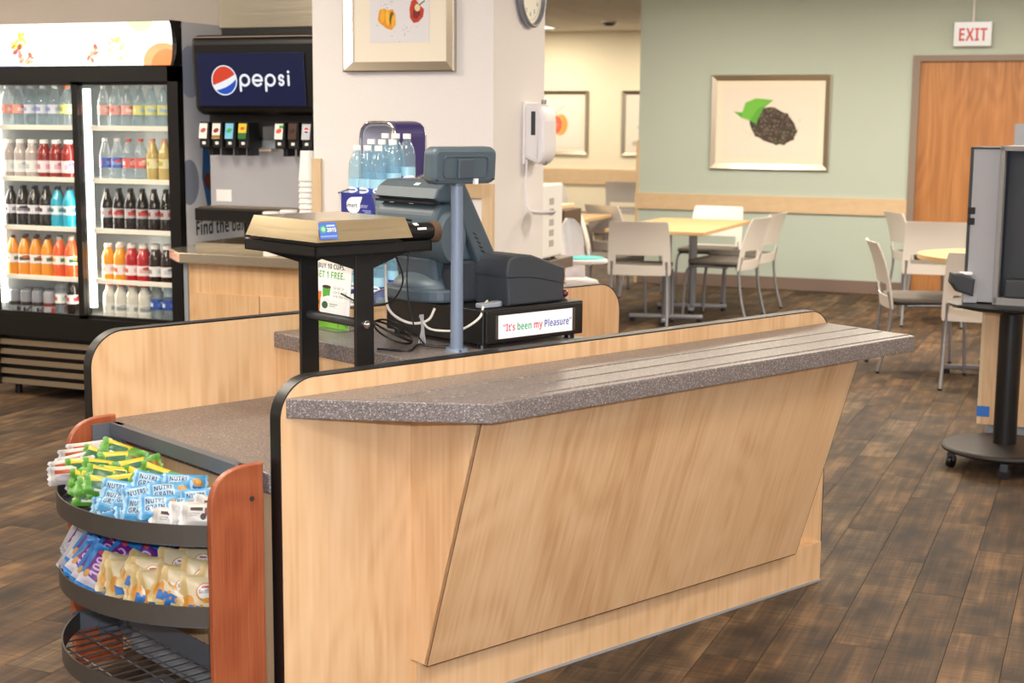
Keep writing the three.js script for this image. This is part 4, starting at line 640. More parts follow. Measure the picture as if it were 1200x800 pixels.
  const rows = [
    // x of first bottle, step, shelf, list of [kind, body, label, cap, name, text, count]
    [-5.55, 0.079, 1.453, [['fat', M.clear, lab('#e9a08c', '#f3d8cc', '#d86a58'), capM(0xf0ece6), 'water_bottle', 'clear bottle with salmon label on top left fridge shelf', 2], ['fat', M.clear, lab('#d8dde6', '#aeb8d8', '#8a98c8'), capM(0xf4f4f4), 'water_bottle', 'clear bottle with pale blue label on top left fridge shelf', 3], ['fat', M.clear, lab('#dfe38a', '#f3f1c0', '#9ab04a'), capM(0xe67a3a), 'water_bottle', 'clear bottle with orange cap on top left fridge shelf', 1]]],
    [-5.55, 0.079, 1.18, [['jarF', juice(0xb9aea6), W, capM(0xf4f2ee), 'juice_bottle', 'cloudy pale juice bottle with white cap above the colas', 3], ['jarF', juice(0x8e1f16), lab('#f1e4e4', '#e3a9bc', '#c07890'), capM(0xf4f2ee), 'juice_bottle', 'red juice bottle with pink and white label, left door', 3]]],
    [-5.55, 0.078, 0.918, [['fat', juice(0x17110f), lab('#e6e4e6', '#8a8490', '#2a262c'), capM(0x17151a), 'soda_bottle', 'dark cola bottle with white label behind left door', 4], ['fat', juice(0x1fa9c4), lab('#dfeff0', '#5aa0a8', '#2a6a74'), capM(0x14161c), 'soda_bottle', 'bright cyan drink bottle with dark cap', 2]]],
    [-5.55, 0.078, 0.65, [['fat', juice(0xe8941a), lab('#eceae4', '#4a5a48', '#d8641e'), capM(0x22201e), 'juice_bottle', 'orange-yellow juice bottle with white label above the cans', 4], ['fat', juice(0xe25a1c), lab('#e6ece0', '#3f6a44', '#e2b23c'), capM(0xb8b2a8), 'juice_bottle', 'deep orange juice bottle with green and white label', 2]]],
    [-5.55, 0.078, 0.44, [['can', print(canvasTex(128, 128, (g) => { g.fillStyle = '#8e9095'; g.fillRect(0, 0, 128, 128); g.fillStyle = '#35312f'; g.fillRect(0, 62, 128, 20); for (const o of [0, 64]) { g.fillStyle = '#2a2524'; g.fillRect(o + 10, 90, 8, 30); poly(g, [[o + 18, 105], [o + 34, 88], [o + 42, 88], [o + 24, 106], [o + 44, 122], [o + 34, 122]], '#2a2524'); } }), 0.3), null, null, 'drink_can', 'silver can with black lettering on bottom fridge shelf', 3], ['can', print(canvasTex(128, 128, (g) => { g.fillStyle = '#a2a2a6'; g.fillRect(0, 0, 128, 128); g.fillStyle = '#7a2a26'; g.fillRect(0, 62, 128, 18); for (const o of [0, 64]) { g.fillStyle = '#c2322a'; g.fillRect(o + 10, 88, 10, 34); poly(g, [[o + 20, 104], [o + 34, 88], [o + 44, 88], [o + 28, 106], [o + 46, 122], [o + 34, 122]], '#c2322a'); } }), 0.3), null, null, 'drink_can', 'silver can with red lettering on bottom fridge shelf', 1], ['soda', M.clear, lab('#e8efe8', '#b9d8c0', '#c84a42'), capM(0xd8e4dc), 'soda_bottle', 'clear soda bottle beside the cans', 1], ['soda', juice(0x1a1210), lab('#d9d9db', '#c8322a', '#c8322a'), capM(0xd9d9d9), 'soda_bottle', 'cola bottle with red and silver label beside the cans', 1]]],
    [-4.915, 0.0745, 1.453, [['soda', M.clear, lab('#e8b0a4', '#f3d8cc', '#d07868'), capM(0xf1efe8), 'water_bottle', 'clear bottle with pink label on top right fridge shelf', 3], ['soda', M.clear, lab('#dede86', '#a8c4d8', '#e8e8b0'), capM(0xf1efe8), 'water_bottle', 'clear bottle with yellow label on top right fridge shelf', 4]]],
    [-4.915, 0.0745, 1.18, [['soda', M.clear, lab('#4a66b8', '#8aa0d8', '#c84a42'), capM(0xf1efe8), 'soda_bottle', 'clear soda bottle with blue label behind right door', 2], ['soda', M.clear, lab('#dc6a60', '#f0b0a8', '#f4e8e4'), capM(0xdc5a4a), 'soda_bottle', 'clear soda bottle with red label and red cap', 2], ['soda', juice(0xc9b26a), lab('#e8e0a8', '#f0ead0', '#c8b45a'), capM(0xe89a7a), 'soda_bottle', 'pale ginger soda bottle with yellow label', 3]]],
    [-4.915, 0.0745, 0.918, [['soda', juice(0x17100e), lab('#b9b4b6', '#c2463c', '#8e2a24'), capM(0x2a2624), 'soda_bottle', 'cola bottle with grey and red label behind right door', 7]]],
    [-4.915, 0.0745, 0.65, [['jar', juice(0xf0a01c), lab('#f0ece6', '#e8c8b0', '#e2602c'), capM(0xf1ebe0), 'juice_bottle', 'yellow-orange juice bottle with white cap behind right door', 2], ['jar', juice(0xb81c22), lab('#f0e6e4', '#e4b8b0', '#c8463c'), capM(0xf1ebe0), 'juice_bottle', 'red juice bottle with white cap behind right door', 2], ['jar', juice(0x2a1712), lab('#ecebe8', '#c8ccd0', '#8a8a8c'), capM(0xf1ebe0), 'juice_bottle', 'dark purple juice bottle with white cap', 3]]],
    [-4.915, 0.0745, 0.44, [['jar', juice(0xd8d6c8), lab('#dcdcd2', '#8f9694', '#b9bdb8'), capM(0xe8622a), 'water_bottle', 'milky drink bottle with orange cap on bottom shelf', 4], ['soda', M.clear, lab('#2f52a8', '#5a7ac8', '#d8e0f0'), capM(0x3a5ab0), 'water_bottle', 'clear bottle with dark blue label on bottom shelf', 3]]],
  ];
  for (const [x0, step, y, list] of rows) for (const depth of [0, 1]) {
    let k = 0; for (const [kind, body, label, cap, name, text, count] of list) for (let c = 0; c < count; c++, k++) { const xx = x0 + k * step + depth * 0.012; if (xx > (x0 < -5 ? -5.10 : -4.425)) continue; place(kind, body, label, cap, name, depth ? `${text}, in the second row` : text, text.replace(/^\w+ ?/, '').slice(0, 50), xx, y - (y > 0.5 ? 0.004 : 0), ZF - 0.125 - depth * 0.092); }
  }
}

// ---------------------------------------------------------------- steel back counter, soda dispenser, ice machine, cups
{
  const t = thing('service_counter', 'wood fronted service counter with stainless steel top', 'counter', [-3.87, 0, -6.4]);
  const top = shapeOf([[-0.49, -0.6], [-0.49, 0.27], [-0.305, 0.45], [0.45, 0.45], [0.45, -0.6]].map(([x, y]) => [x, -y]));
  part(t, 'steel_top', uvm(extrude(top, 0.05, 0.004).rotateX(-Math.PI / 2).translate(0, 0.81, 0)), M.steel);
  part(t, 'raised_lip', uvm(merge([span(-0.34, 0.44, 0.86, 0.895, 0.24, 0.26), span(-0.34, -0.32, 0.86, 0.895, -0.6, 0.24)])), M.steel);
  part(t, 'body', uvm(span(-0.285, 0.44, 0.1, 0.81, -0.6, 0.405), 0.1, 0), M.maple);
  part(t, 'cabinet_door', uvm(span(-0.235, 0.12, 0.12, 0.665, 0.405, 0.418), 0.4, 0.2), M.maple);
  part(t, 'cabinet_door', uvm(span(0.126, 0.436, 0.12, 0.665, 0.405, 0.418), 0.9, 0.2), M.maple);
  part(t, 'corner_post', span(-0.31, -0.287, 0.0, 0.81, 0.36, 0.41), M.kick);
  part(t, 'toe_kick', span(-0.28, 0.29, 0, 0.1, -0.6, 0.36), M.kick);
}
{
  const Z = -6.15, t = thing('soda_dispenser', 'black soda fountain with lit blue sign and eight valves', 'dispenser', [-3.80, 0.86, -6.45]);
  // local: x = X + 3.80, y = Y - 0.86, z = Z + 6.45
  const Y = v => v - 0.86;
  const head = new THREE.Shape(); head.moveTo(-0.28, Y(1.525)); head.lineTo(0.22, Y(1.525)); head.quadraticCurveTo(0.262, Y(1.535), 0.273, Y(1.565)); head.lineTo(0.30, Y(1.86)); head.quadraticCurveTo(0.298, Y(1.905), 0.25, Y(1.91)); head.lineTo(-0.28, Y(1.91));
  part(t, 'head', extrude(head, 0.86, 0.02, 10).rotateY(-Math.PI / 2).translate(0.44, 0, 0), M.black);
  part(t, 'trim_strip', span(-0.40, 0.42, Y(1.893), Y(1.9), 0.27, 0.296, 0.002), M.frameMetal);
  const sign = canvasTex(1024, 434, (g, W, H) => {
    g.fillStyle = '#10183f'; g.fillRect(0, 0, W, H); const cx = 258, cy = 222, r = 124;
    ell(g, cx, cy, r, r, 0, '#f4f7fb'); g.save(); g.beginPath(); g.arc(cx, cy, r - 10, 0, 6.2832); g.clip();
    g.fillStyle = '#e0452c'; g.beginPath(); g.moveTo(cx - r, cy + 44); g.lineTo(cx - r, cy - r); g.lineTo(cx + r, cy - r); g.lineTo(cx + r, cy - 60); g.bezierCurveTo(cx + 60, cy - 20, cx - 10, cy + 10, cx - r, cy + 44); g.fill();
    g.fillStyle = '#2353c0'; g.beginPath(); g.moveTo(cx - r, cy + 84); g.bezierCurveTo(cx - 20, cy + 80, cx + 70, cy + 40, cx + r, cy - 20); g.lineTo(cx + r, cy + r); g.lineTo(cx - r, cy + r); g.fill(); g.restore();
    g.strokeStyle = '#f6f8fb'; g.lineWidth = 21; g.lineCap = 'round'; const R2 = 42; let x = 456; const base = 222;
    const ring = (px) => { g.beginPath(); g.arc(px, base, R2, 0, 6.2832); g.stroke(); };
    ring(x); g.beginPath(); g.moveTo(x - R2, base); g.lineTo(x - R2, base + 84); g.stroke(); x += 122;
    g.beginPath(); g.arc(x, base, R2, 0.75, 6.2832); g.stroke(); g.beginPath(); g.moveTo(x - R2, base + 2); g.lineTo(x + R2, base + 2); g.stroke(); x += 122;
    ring(x); g.beginPath(); g.moveTo(x - R2, base); g.lineTo(x - R2, base + 84); g.stroke(); x += 104;
    g.beginPath(); g.arc(x, base - 19, 19, Math.PI * 1.9, Math.PI * 0.55, true); g.stroke(); g.beginPath(); g.arc(x, base + 19, 19, Math.PI * 1.5, Math.PI * 0.88, false); g.stroke(); x += 68;
    g.beginPath(); g.moveTo(x, base - 34); g.lineTo(x, base + 38); g.stroke(); ell(g, x, base - 66, 12, 12, 0, '#f6f8fb');
  });
  const sg = part(t, 'lit_sign', box(0.602, 0.255, 0.008, 0, 0, 0, 0.003), [M.black, M.black, M.black, M.black, lit(sign, 0.95), M.black], [-0.084, Y(1.693), 0.289], [0.089, 0, 0], 'dark blue backlit sign with round red white blue emblem');
  const sl = new THREE.RectAreaLight(0xaab8ff, 0.35, 0.7, 0.26); sl.position.set(-3.82, 1.705, -6.13); sl.lookAt(-3.82, 1.705, 3); scene.add(sl);
  part(t, 'valve_housing', span(-0.42, 0.42, Y(1.40), Y(1.55), -0.1, 0.16, 0.02), M.black);
  part(t, 'splash_panel', uvm(span(-0.455, 0.40, Y(1.06), Y(1.42), 0.08, 0.10, 0.004)), M.splash);
  part(t, 'body', span(-0.43, 0.40, Y(1.0), Y(1.55), -0.28, 0.08), M.black);
  part(t, 'drip_tray', span(-0.44, 0.42, Y(1.0), Y(1.065), -0.25, 0.27, 0.008), M.black);
  part(t, 'drip_grid', span(-0.42, 0.40, Y(1.064), Y(1.07), 0.1, 0.26), std(0x6e5c48, 0.45, 0.3));
  part(t, 'notice', box(0.09, 0.06, 0.001, -0.375, Y(1.12), 0.1008), M.paper);
  for (const x of [-0.2, 0.3]) for (const z of [0.16, -0.2]) { part(t, 'leg', cyl(0.022, 0.016, 0.08, x, 0.10, z, 14), M.black); part(t, 'foot', cyl(0.014, 0.018, 0.06, x, 0.03, z, 14), M.chrome); }
  const valveTex = [['#f0efe9', '#b8584a'], ['#efe9e0', '#8a2a34', '#a8742c'], ['#7cc4e4', '#3aa85c'], ['#e9c832', '#2f6b34'], null, ['#eef0ea', '#e0563a', '#4aa84e'], ['#4a2c22', '#2a1a16'], ['#c9ccd2', '#d8402c', '#2a3f8a'], ['#efeeec', '#c2322c']];
  valveTex.forEach((c, k) => {
    const x = -0.385 + k * 0.0755; 
    if (!c) { part(t, 'ice_chute', merge([span(x + 0.0, x + 0.085, Y(1.355), Y(1.47), 0.1, 0.2, 0.01)]), M.clear, null, null, 'clear plastic ice chute'); part(t, 'ice_lever', span(x - 0.02, x + 0.05, Y(1.345), Y(1.36), 0.12, 0.2, 0.003), M.steel); return; }
    const xv = x + (k > 4 ? 0.055 : 0);
    const v = part(t, 'valve', merge([span(xv - 0.029, xv + 0.029, Y(1.362), Y(1.49), 0.12, 0.25, 0.008), span(xv - 0.012, xv + 0.016, Y(1.325), Y(1.37), 0.13, 0.2, 0.004)]), M.blackMatte, null, null, 'black drink valve');
    const tex = canvasTex(64, 96, (g) => { g.fillStyle = c[0]; g.fillRect(0, 0, 64, 96); if (k === 3) { g.fillStyle = c[1]; g.fillRect(0, 58, 64, 38); ell(g, 32, 30, 18, 10, 0, '#c8642a'); } else if (k === 7) { ell(g, 34, 38, 20, 20, 0, '#f2f2f4'); g.save(); g.beginPath(); g.arc(34, 38, 18, 0, 6.3); g.clip(); g.fillStyle = c[1]; g.fillRect(10, 18, 50, 18); g.fillStyle = c[2]; g.fillRect(10, 44, 50, 18); g.restore(); } else { ell(g, 32, 44, 22, 14, -0.3, c[1]); if (c[2]) { g.fillStyle = c[2]; g.fillRect(k === 5 ? 34 : 0, k === 5 ? 8 : 74, 64, 20); } } });
    part(v, 'flavour_card', new THREE.PlaneGeometry(0.046, 0.075).rotateX(-0.15).translate(xv, Y(1.445), 0.258), print(tex, 0.3));
    part(v, 'button', box(0.018, 0.014, 0.006, xv, Y(1.386), 0.252, 0.002), M.paper);
  });
  const ice = thing('ice_machine', 'stainless ice machine on top of soda fountain', 'ice machine', [-3.72, 1.91, -6.5]);
  part(ice, 'body', uvm(span(-0.38, 0.30, 0.03, 0.72, -0.3, 0.28, 0.008)), std(0xd9d0ba, 0.36, 0.75, { roughnessMap: brushed }));
  part(ice, 'base_gasket', span(-0.37, 0.29, 0, 0.03, -0.29, 0.27), M.black);
}
{ // cup stacks and lids on the service counter
  const t0 = -5.99, cupG = (n) => { const p = [[0, 0]]; for (let k = 0; k < n; k++) { const y = k * 0.014; p.push([0.032 - 0 + 0.0, y], [0.0335, y + 0.004], [0.0335, y + 0.009], [0.0315, y + 0.01]); } return p; };
  for (const [x, n, z, text] of [[-3.50, 14, -6.03, 'tall stack of white foam cups beside the pillar']]) {
    const t = thing('cup_stack', text, 'cups', [x, 0.86, z]);
    const pts = [[0, 0.34], [0.028, 0.34]]; part(t, 'top_cup', lathe([[0.042, 0.36], [0.0425, 0.37], [0.033, 0.5], [0, 0.5]], 20), M.white2);
    for (let k = 0; k < n; k++) part(t, 'cup_rim', lathe([[0.040, 0.02 + k * 0.026], [0.0435, 0.02 + k * 0.026], [0.0435, 0.028 + k * 0.026], [0.038, 0.045 + k * 0.026]], 18), M.white2);
    part(t, 'bottom_cup', lathe([[0, 0], [0.04, 0.001], [0.04, 0.02]], 18), M.white2);
  }
  for (const [x, n] of [[-3.60, 13], [-3.695, 12]]) { const t = thing('lid_stack', x > -3.65 ? 'taller stack of white cup lids on service counter' : 'lower stack of white cup lids on service counter', 'lids', [x, 0.86, -6.02]); for (let k = 0; k < n + 7; k++) part(t, 'lid', lathe([[0, k * 0.011 + 0.004], [0.036, k * 0.011 + 0.004], [0.04, k * 0.011], [0.043, k * 0.011 + 0.002], [0.043, k * 0.011 + 0.007], [0.038, k * 0.011 + 0.012], [0, k * 0.011 + 0.012]], 18), M.white2); }
}

// ---------------------------------------------------------------- water display behind the counter
{
  const k = cthing('arch_display', 'purple arched display rack with chrome edges behind the terminal', 'rack', [0.2, 0, 1.6]);
  const arc = (r, top) => { const p = []; for (let i = 0; i <= 24; i++) { const a = Math.PI * i / 24; const c = Math.cos(a); p.push([r * Math.sign(c) * Math.pow(Math.abs(c), 0.5), top - 0.09 + 0.09 * Math.pow(Math.sin(a), 0.5)]); } return p; };
  const outer = arc(0.115, 1.5), inner = arc(0.104, 1.489), sh = new THREE.Shape(); sh.moveTo(0.115, 0.02); outer.forEach(p => sh.lineTo(...p)); sh.lineTo(-0.115, 0.02); sh.lineTo(-0.104, 0.02); inner.slice().reverse().forEach(p => sh.lineTo(...p)); sh.lineTo(0.104, 0.02);
  part(k, 'arch_panel', extrude(sh, 0.13, 0.001).rotateY(Math.PI / 2).translate(-0.065, 0, 0), std(0x3a2f66, 0.35));
  const lin = new THREE.Shape(); lin.moveTo(0.103, 0.02); inner.forEach(p => lin.lineTo(p[0] * 0.99, p[1] - 0.001)); lin.lineTo(-0.103, 0.02); lin.lineTo(-0.1, 0.02); arc(0.1, 1.484).reverse().forEach(p => lin.lineTo(...p)); lin.lineTo(0.1, 0.02);
  part(k, 'liner', extrude(lin, 0.128).rotateY(Math.PI / 2).translate(-0.064, 0, 0), std(0xb4b6c6, 0.3), null, null, 'pale grey inner face');
  for (const x of [-0.067, 0.067]) part(k, 'chrome_edge', tube([[x, 0.02, 0.11], [x, 0.7, 0.11], ...arc(0.11, 1.495).map(([a, b]) => [x, b, a]), [x, 0.7, -0.11], [x, 0.02, -0.11]], 0.006, 8, 120), M.chrome);
  const tex = canvasTex(128, 128, (g) => { g.fillStyle = '#2e2558'; g.fillRect(0, 0, 128, 128); g.fillStyle = '#e8d9c0'; g.font = 'bold 130px serif'; g.fillText('S', 26, 112); });
  part(k, 'emblem', box(0.1, 0.1, 0.002, 0, 1.09, 0.1162), [M.charcoal, M.charcoal, M.charcoal, M.charcoal, print(tex), M.charcoal], null, null, 'purple plate with a cream letter S');
  part(k, 'base', span(-0.12, 0.12, 0, 0.02, -0.16, 0.16, 0.004), M.charcoal);
}
{
  const k = cthing('water_display', 'blue water bottle rack with two tilted trays', 'rack', [0.015, 0, 1.42]);
  const labelT = canvasTex(512, 288, (g, W, H) => { g.fillStyle = '#232c86'; g.fillRect(0, 0, W, H); ell(g, 190, 160, 108, 108, 0, '#f3f5f8'); poly(g, [[190, 52], [330, 40], [300, 130]], '#f3f5f8'); g.font = 'bold 72px sans-serif'; g.fillStyle = '#2a2f58'; g.save(); g.translate(66, 184); g.scale(0.9, 1); g.fillText('smart', 0, 0); const w1 = g.measureText('smart').width; g.font = '72px sans-serif'; g.fillStyle = '#c9d2ee'; g.fillText('water', w1, 0); g.restore(); g.fillStyle = '#9aa6dc'; g.fillRect(330, 212, 130, 12); g.fillRect(360, 236, 100, 12); });
  const trays = [[1.205, 0.32], [0.86, 0.32]];
  for (const [h, a] of trays) {
    const t = part(k, 'tray', merge([span(-0.1, 0.14, 0, 0.004, -0.1, 0.1)]), M.clear, [0, h, 0], [0, 0, a]);
    part(t, 'label_board', box(0.003, 0.078, 0.2, -0.1, 0.036, 0), [M.charcoal, print(labelT, 0.35), M.charcoal, M.charcoal, M.charcoal, M.charcoal], null, [0, 0, -a], 'dark blue board reading smartwater');
    for (const z of [-0.1, 0.1]) { part(t, 'side_rail', rod([-0.1, 0.075, z], [0.14, 0.062, z], 0.0035), M.chrome); part(t, 'side_pane', span(-0.1, 0.14, 0, 0.07, z - 0.001, z + 0.001), M.clear); }
  }
  for (const [x, z] of [[0.11, 0.104], [0.11, -0.104]]) part(k, 'upright', rod([x, 0.01, z], [x, 1.27, z], 0.006), M.chrome);
  part(k, 'base', span(-0.14, 0.15, 0, 0.02, -0.12, 0.12, 0.004), M.charcoal);
  const bg = lathe([[0, 0], [0.026, 0.001], [0.03, 0.008], [0.03, 0.13], [0.0285, 0.15], [0.018, 0.178], [0.0125, 0.188], [0.0125, 0.2]], 18), tint = phys(0xd9eef6, 0.05, { transmission: 0.85, thickness: 0, ior: 1.4 });
  const lt = canvasTex(128, 128, (g) => { g.fillStyle = '#9fd0e4'; g.fillRect(0, 0, 128, 128); g.fillStyle = '#2440a8'; g.fillRect(0, 60, 128, 68); for (const o of [0, 64]) { ell(g, o + 32, 74, 20, 22, 0, '#e9eef6'); g.fillStyle = '#2a3a7a'; g.fillRect(o + 18, 70, 28, 8); } });
  const lgm = new THREE.CylinderGeometry(0.0306, 0.0306, 0.07, 20, 1, true).translate(0, 0.06, 0);
  let proto; trays.forEach(([h, a], q) => { for (let i = 0; i < 3; i++) for (let j = 0; j < 3; j++) {
    const x = -0.062 + i * 0.063, z = -0.064 + j * 0.064, y = h + 0.006 + (x) * Math.tan(a) + 0.012, p = C(0.015 + x, y, 1.42 - z);
    const text = q ? 'clear water bottle on the lower tray of blue rack' : 'clear water bottle on the upper tray of blue rack', grp = q ? 'water bottles on the lower tray' : 'water bottles on the upper tray', row = [', front row', ', middle row', ', back row'][i];
    if (!proto) { proto = thing('water_bottle', text + row, 'bottle', p, TH, grp); part(proto, 'body', bg, tint); part(proto, 'label', lgm, print(lt, 0.3)); part(proto, 'cap', cyl(0.0142, 0.0142, 0.018, 0, 0.203, 0, 16), M.white2); } else dup(proto, p, rr(-1.5, 1.5), text + row, grp);
  } });
}

// ---------------------------------------------------------------- chairs and tables
function gridShell(nx, ny, f, mask, th) {                              // a bent sheet with thickness and cut-outs
  const P = [], I = [], id = (i, j, s) => (s * (ny + 1) + j) * (nx + 1) + i;
  for (const s of [0, 1]) for (let j = 0; j <= ny; j++) for (let i = 0; i <= nx; i++) { const [x, y, z] = f(i / nx, j / ny); P.push(x, y, z + (s ? th : 0)); }
  const on = (i, j) => i >= 0 && j >= 0 && i < nx && j < ny && mask(i, j);
  for (let j = 0; j < ny; j++) for (let i = 0; i < nx; i++) if (on(i, j)) {
    const a = id(i, j, 0), b = id(i + 1, j, 0), c = id(i, j + 1, 0), d = id(i + 1, j + 1, 0), A = id(i, j, 1), B = id(i + 1, j, 1), Cc = id(i, j + 1, 1), D = id(i + 1, j + 1, 1);
    I.push(a, c, b, b, c, d, A, B, Cc, B, D, Cc);
    if (!on(i - 1, j)) I.push(a, A, c, c, A, Cc); if (!on(i + 1, j)) I.push(b, d, B, d, D, B); if (!on(i, j - 1)) I.push(a, b, A, b, B, A); if (!on(i, j + 1)) I.push(c, Cc, d, d, Cc, D);
  }
  const g = new THREE.BufferGeometry(); g.setAttribute('position', new THREE.Float32BufferAttribute(P, 3)); g.setIndex(I); const q = g.toNonIndexed(); q.computeVertexNormals();
  q.setAttribute('uv', new THREE.Float32BufferAttribute(new Float32Array(q.attributes.position.count * 2), 2)); return q;
}
function smoothShell(g) { // average normals on coplanar-ish neighbours
  const p = g.attributes.position, n = g.attributes.normal, map = new Map(), key = i => `${p.getX(i).toFixed(4)},${p.getY(i).toFixed(4)},${p.getZ(i).toFixed(4)}`;
  for (let i = 0; i < p.count; i++) { const k = key(i); if (!map.has(k)) map.set(k, []); map.get(k).push(i); }
  const o = n.array.slice(); for (const l of map.values()) for (const i of l) { let x = 0, y = 0, z = 0; for (const j of l) { const d = o[3 * i] * o[3 * j] + o[3 * i + 1] * o[3 * j + 1] + o[3 * i + 2] * o[3 * j + 2]; if (d > 0.75) { x += o[3 * j]; y += o[3 * j + 1]; z += o[3 * j + 2]; } } const m = Math.hypot(x, y, z) || 1; n.setXYZ(i, x / m, y / m, z / m); }
  return g;
}
let chair0;
function chair(pos, turn, label) {                                     // faces -z at turn 0
  if (chair0) return dup(chair0, pos, turn, label);
  const t = chair0 = thing('cafe_chair', label, 'chair', pos, turn, 'white cafe chairs');
  const ny = 16, nx = 16;
  const f = (u, v) => { const y = 0.395 + v * 0.4, b = u * 2 - 1, hw = 0.232 - 0.018 * v * v, tuck = Math.max(0, Math.abs(v - 0.5) * 2 - 0.9) * 0.25; const lean = 0.205 + v * 0.055 + 0.05 * Math.pow(v, 3); return [b * hw * (1 - tuck), y, lean + 0.028 * (1 - b * b)]; };
  const mask = (i, j) => !(i >= 2 && i <= 13 && j >= 3 && j <= 5);
  part(t, 'back_shell', smoothShell(gridShell(nx, ny, f, mask, 0.009)), M.shell);
  part(t, 'seat', uvm(extrude(roundRect(0.44, 0.43, 0.06), 0.032, 0.012, 6).rotateX(-Math.PI / 2).translate(0, 0.432, 0)), M.seat, null, null, 'grey upholstered seat');
  part(t, 'seat_pan', extrude(roundRect(0.42, 0.41, 0.05), 0.012, 0.003, 6).rotateX(-Math.PI / 2).translate(0, 0.42, 0), M.seatBase);
  for (const s of [-1, 1]) {
    part(t, 'leg', tube([[s * 0.2, 0.415, 0.12], [s * 0.205, 0.415, -0.13], [s * 0.207, 0.40, -0.195], [s * 0.21, 0.34, -0.215], [s * 0.215, 0.005, -0.235]], 0.0105, 8, 26), M.chairLeg);
    part(t, 'leg', tube([[s * 0.2, 0.5, 0.235], [s * 0.203, 0.40, 0.215], [s * 0.21, 0.2, 0.235], [s * 0.218, 0.005, 0.285]], 0.0105, 8, 22), M.chairLeg);
    part(t, 'glide', cyl(0.013, 0.013, 0.012, s * 0.215, 0.006, -0.235, 10), M.black); part(t, 'glide', cyl(0.013, 0.013, 0.012, s * 0.218, 0.006, 0.284, 10), M.black);
  }
  part(t, 'crossbar', rod([-0.2, 0.41, 0.19], [0.2, 0.41, 0.19], 0.009), M.chairLeg);
  return t;
}
function xTable(label, pos, w, d, h, round) {
  const t = thing('cafe_table', label, 'table', pos);
  part(t, 'tabletop', round ? cyl(round, round, 0.028, 0, h - 0.014, 0, 48) : box(w, 0.028, d, 0, h - 0.014, 0, 0.004), M.tableTop);
  part(t, 'post', cyl(0.034, 0.034, h - 0.06, 0, (h - 0.028) / 2 + 0.02, 0, 24), M.chairLeg);
  for (const a of [0.25, 0.25 + Math.PI / 2]) part(t, 'base_bar', box(0.56, 0.028, 0.05, 0, 0.042, 0, 0.008), M.chairLeg, null, [0, a, 0]);
  for (let k = 0; k < 4; k++) { const a = 0.25 + k * Math.PI / 2; part(t, 'glide', cyl(0.018, 0.02, 0.028, 0.255 * Math.cos(a), 0.014, -0.255 * Math.sin(a), 12), M.black); }
  part(t, 'mounting_plate', box(0.3, 0.012, 0.3, 0, h - 0.034, 0), M.blackMetal);
  return t;
}
xTable('square wood-top cafe table nearer the counter', [-3.1, 0, -10.72], 0.76, 0.74, 0.72);
xTable('square wood-top cafe table nearer the sage wall', [-3.1, 0, -11.465], 0.76, 0.74, 0.72);
xTable('round wood-top cafe table near the rolling stand', [-0.62, 0, -9.25], 0, 0, 0.73, 0.46);
xTable('round wood-top cafe table in front of the door', [-0.72, 0, -11.9], 0, 0, 0.73, 0.5);
xTable('square wood-top table at the entrance to the cream room', [-4.36, 0, -11.64], 0.76, 0.76, 0.72);
chair([-3.22, 0, -10.47], 0.2, 'white chair with its back to the counter at square tables');
chair([-3.14, 0, -12.1], Math.PI - 0.02, 'white chair against the sage wall at square tables');
chair([-2.77, 0, -11.12], Math.PI * 0.5 - 0.12, 'white chair at square table side facing away from door');
chair([-2.775, 0, -11.74], Math.PI * 0.5 - 0.12, 'white chair at square table corner nearest the door');
chair([-3.61, 0, -11.06], -Math.PI * 0.5 + 0.3, 'white chair on the pillar side of the square tables');
chair([-1.05, 0, -9.3], -Math.PI * 0.5 + 0.3, 'white chair sideways at the round table near the tray slide');
chair([-0.65, 0, -8.86], 0.1, 'white chair with back to the rolling stand');
chair([-1.23, 0, -11.52], 0.15, 'white chair between the two round tables');
chair([-1.38, 0, -12.5], -Math.PI * 0.5 + 0.5, 'white chair farthest back by the wooden door');
chair([-3.95, 0, -12.36], -0.5, 'white chair tucked at the table beside the end of sage wall');
chair([-5.75, 0, -16.2], -Math.PI * 0.5, 'white chair sideways under the cream wall rail');
chair([-5.5, 0, -17.3], 0, 'white chair facing the cream wall');

// ---------------------------------------------------------------- beyond the pillar: small counter, microwave, box, high chair
{
  const t = thing('side_counter', 'small wood cabinet with brown top behind the pillar', 'cabinet', [-3.05, 0, -7.2]);
  part(t, 'top', box(0.57, 0.06, 0.66, 0.055, 0.75, 0, 0.006), std(0x6f6158, 0.45)); part(t, 'body', uvm(span(-0.22, 0.31, 0.1, 0.72, -0.29, 0.29)), M.maple); part(t, 'toe_kick', span(-0.21, 0.29, 0, 0.1, -0.28, 0.28), M.kick);
  const m = thing('microwave', 'white microwave oven with side vents behind the pillar', 'microwave', [-2.96, 0.78, -7.15]);
  part(m, 'case', span(-0.24, 0.24, 0.015, 0.40, -0.23, 0.23, 0.012), M.white2); part(m, 'oven_door', box(0.32, 0.34, 0.012, -0.06, 0.205, 0.235, 0.004), M.charcoal);
  for (let k = 0; k < 5; k++) part(m, 'vent', box(0.003, 0.034, 0.06, 0.241, 0.09 + k * 0.055, -0.06), std(0xb9b5b0, 0.7));
  for (const [x, z] of [[-0.2, 0.19], [0.2, 0.19], [-0.2, -0.19], [0.2, -0.19]]) part(m, 'foot', cyl(0.012, 0.012, 0.016, x, 0.008, z, 10), M.black);
  const b = thing('waste_bin', 'dark brown waste cabinet beyond the microwave', 'bin', [-3.54, 0, -9.35]);
  part(b, 'body', span(-0.17, 0.17, 0.03, 0.92, -0.17, 0.17, 0.006), M.wood2); part(b, 'lid', span(-0.175, 0.12, 0.92, 0.95, -0.175, 0.175, 0.006), M.tan); part(b, 'seam', span(-0.172, 0.172, 0.6, 0.604, -0.172, 0.172), M.black); part(b, 'plinth', span(-0.15, 0.15, 0, 0.03, -0.15, 0.15), M.black);
}
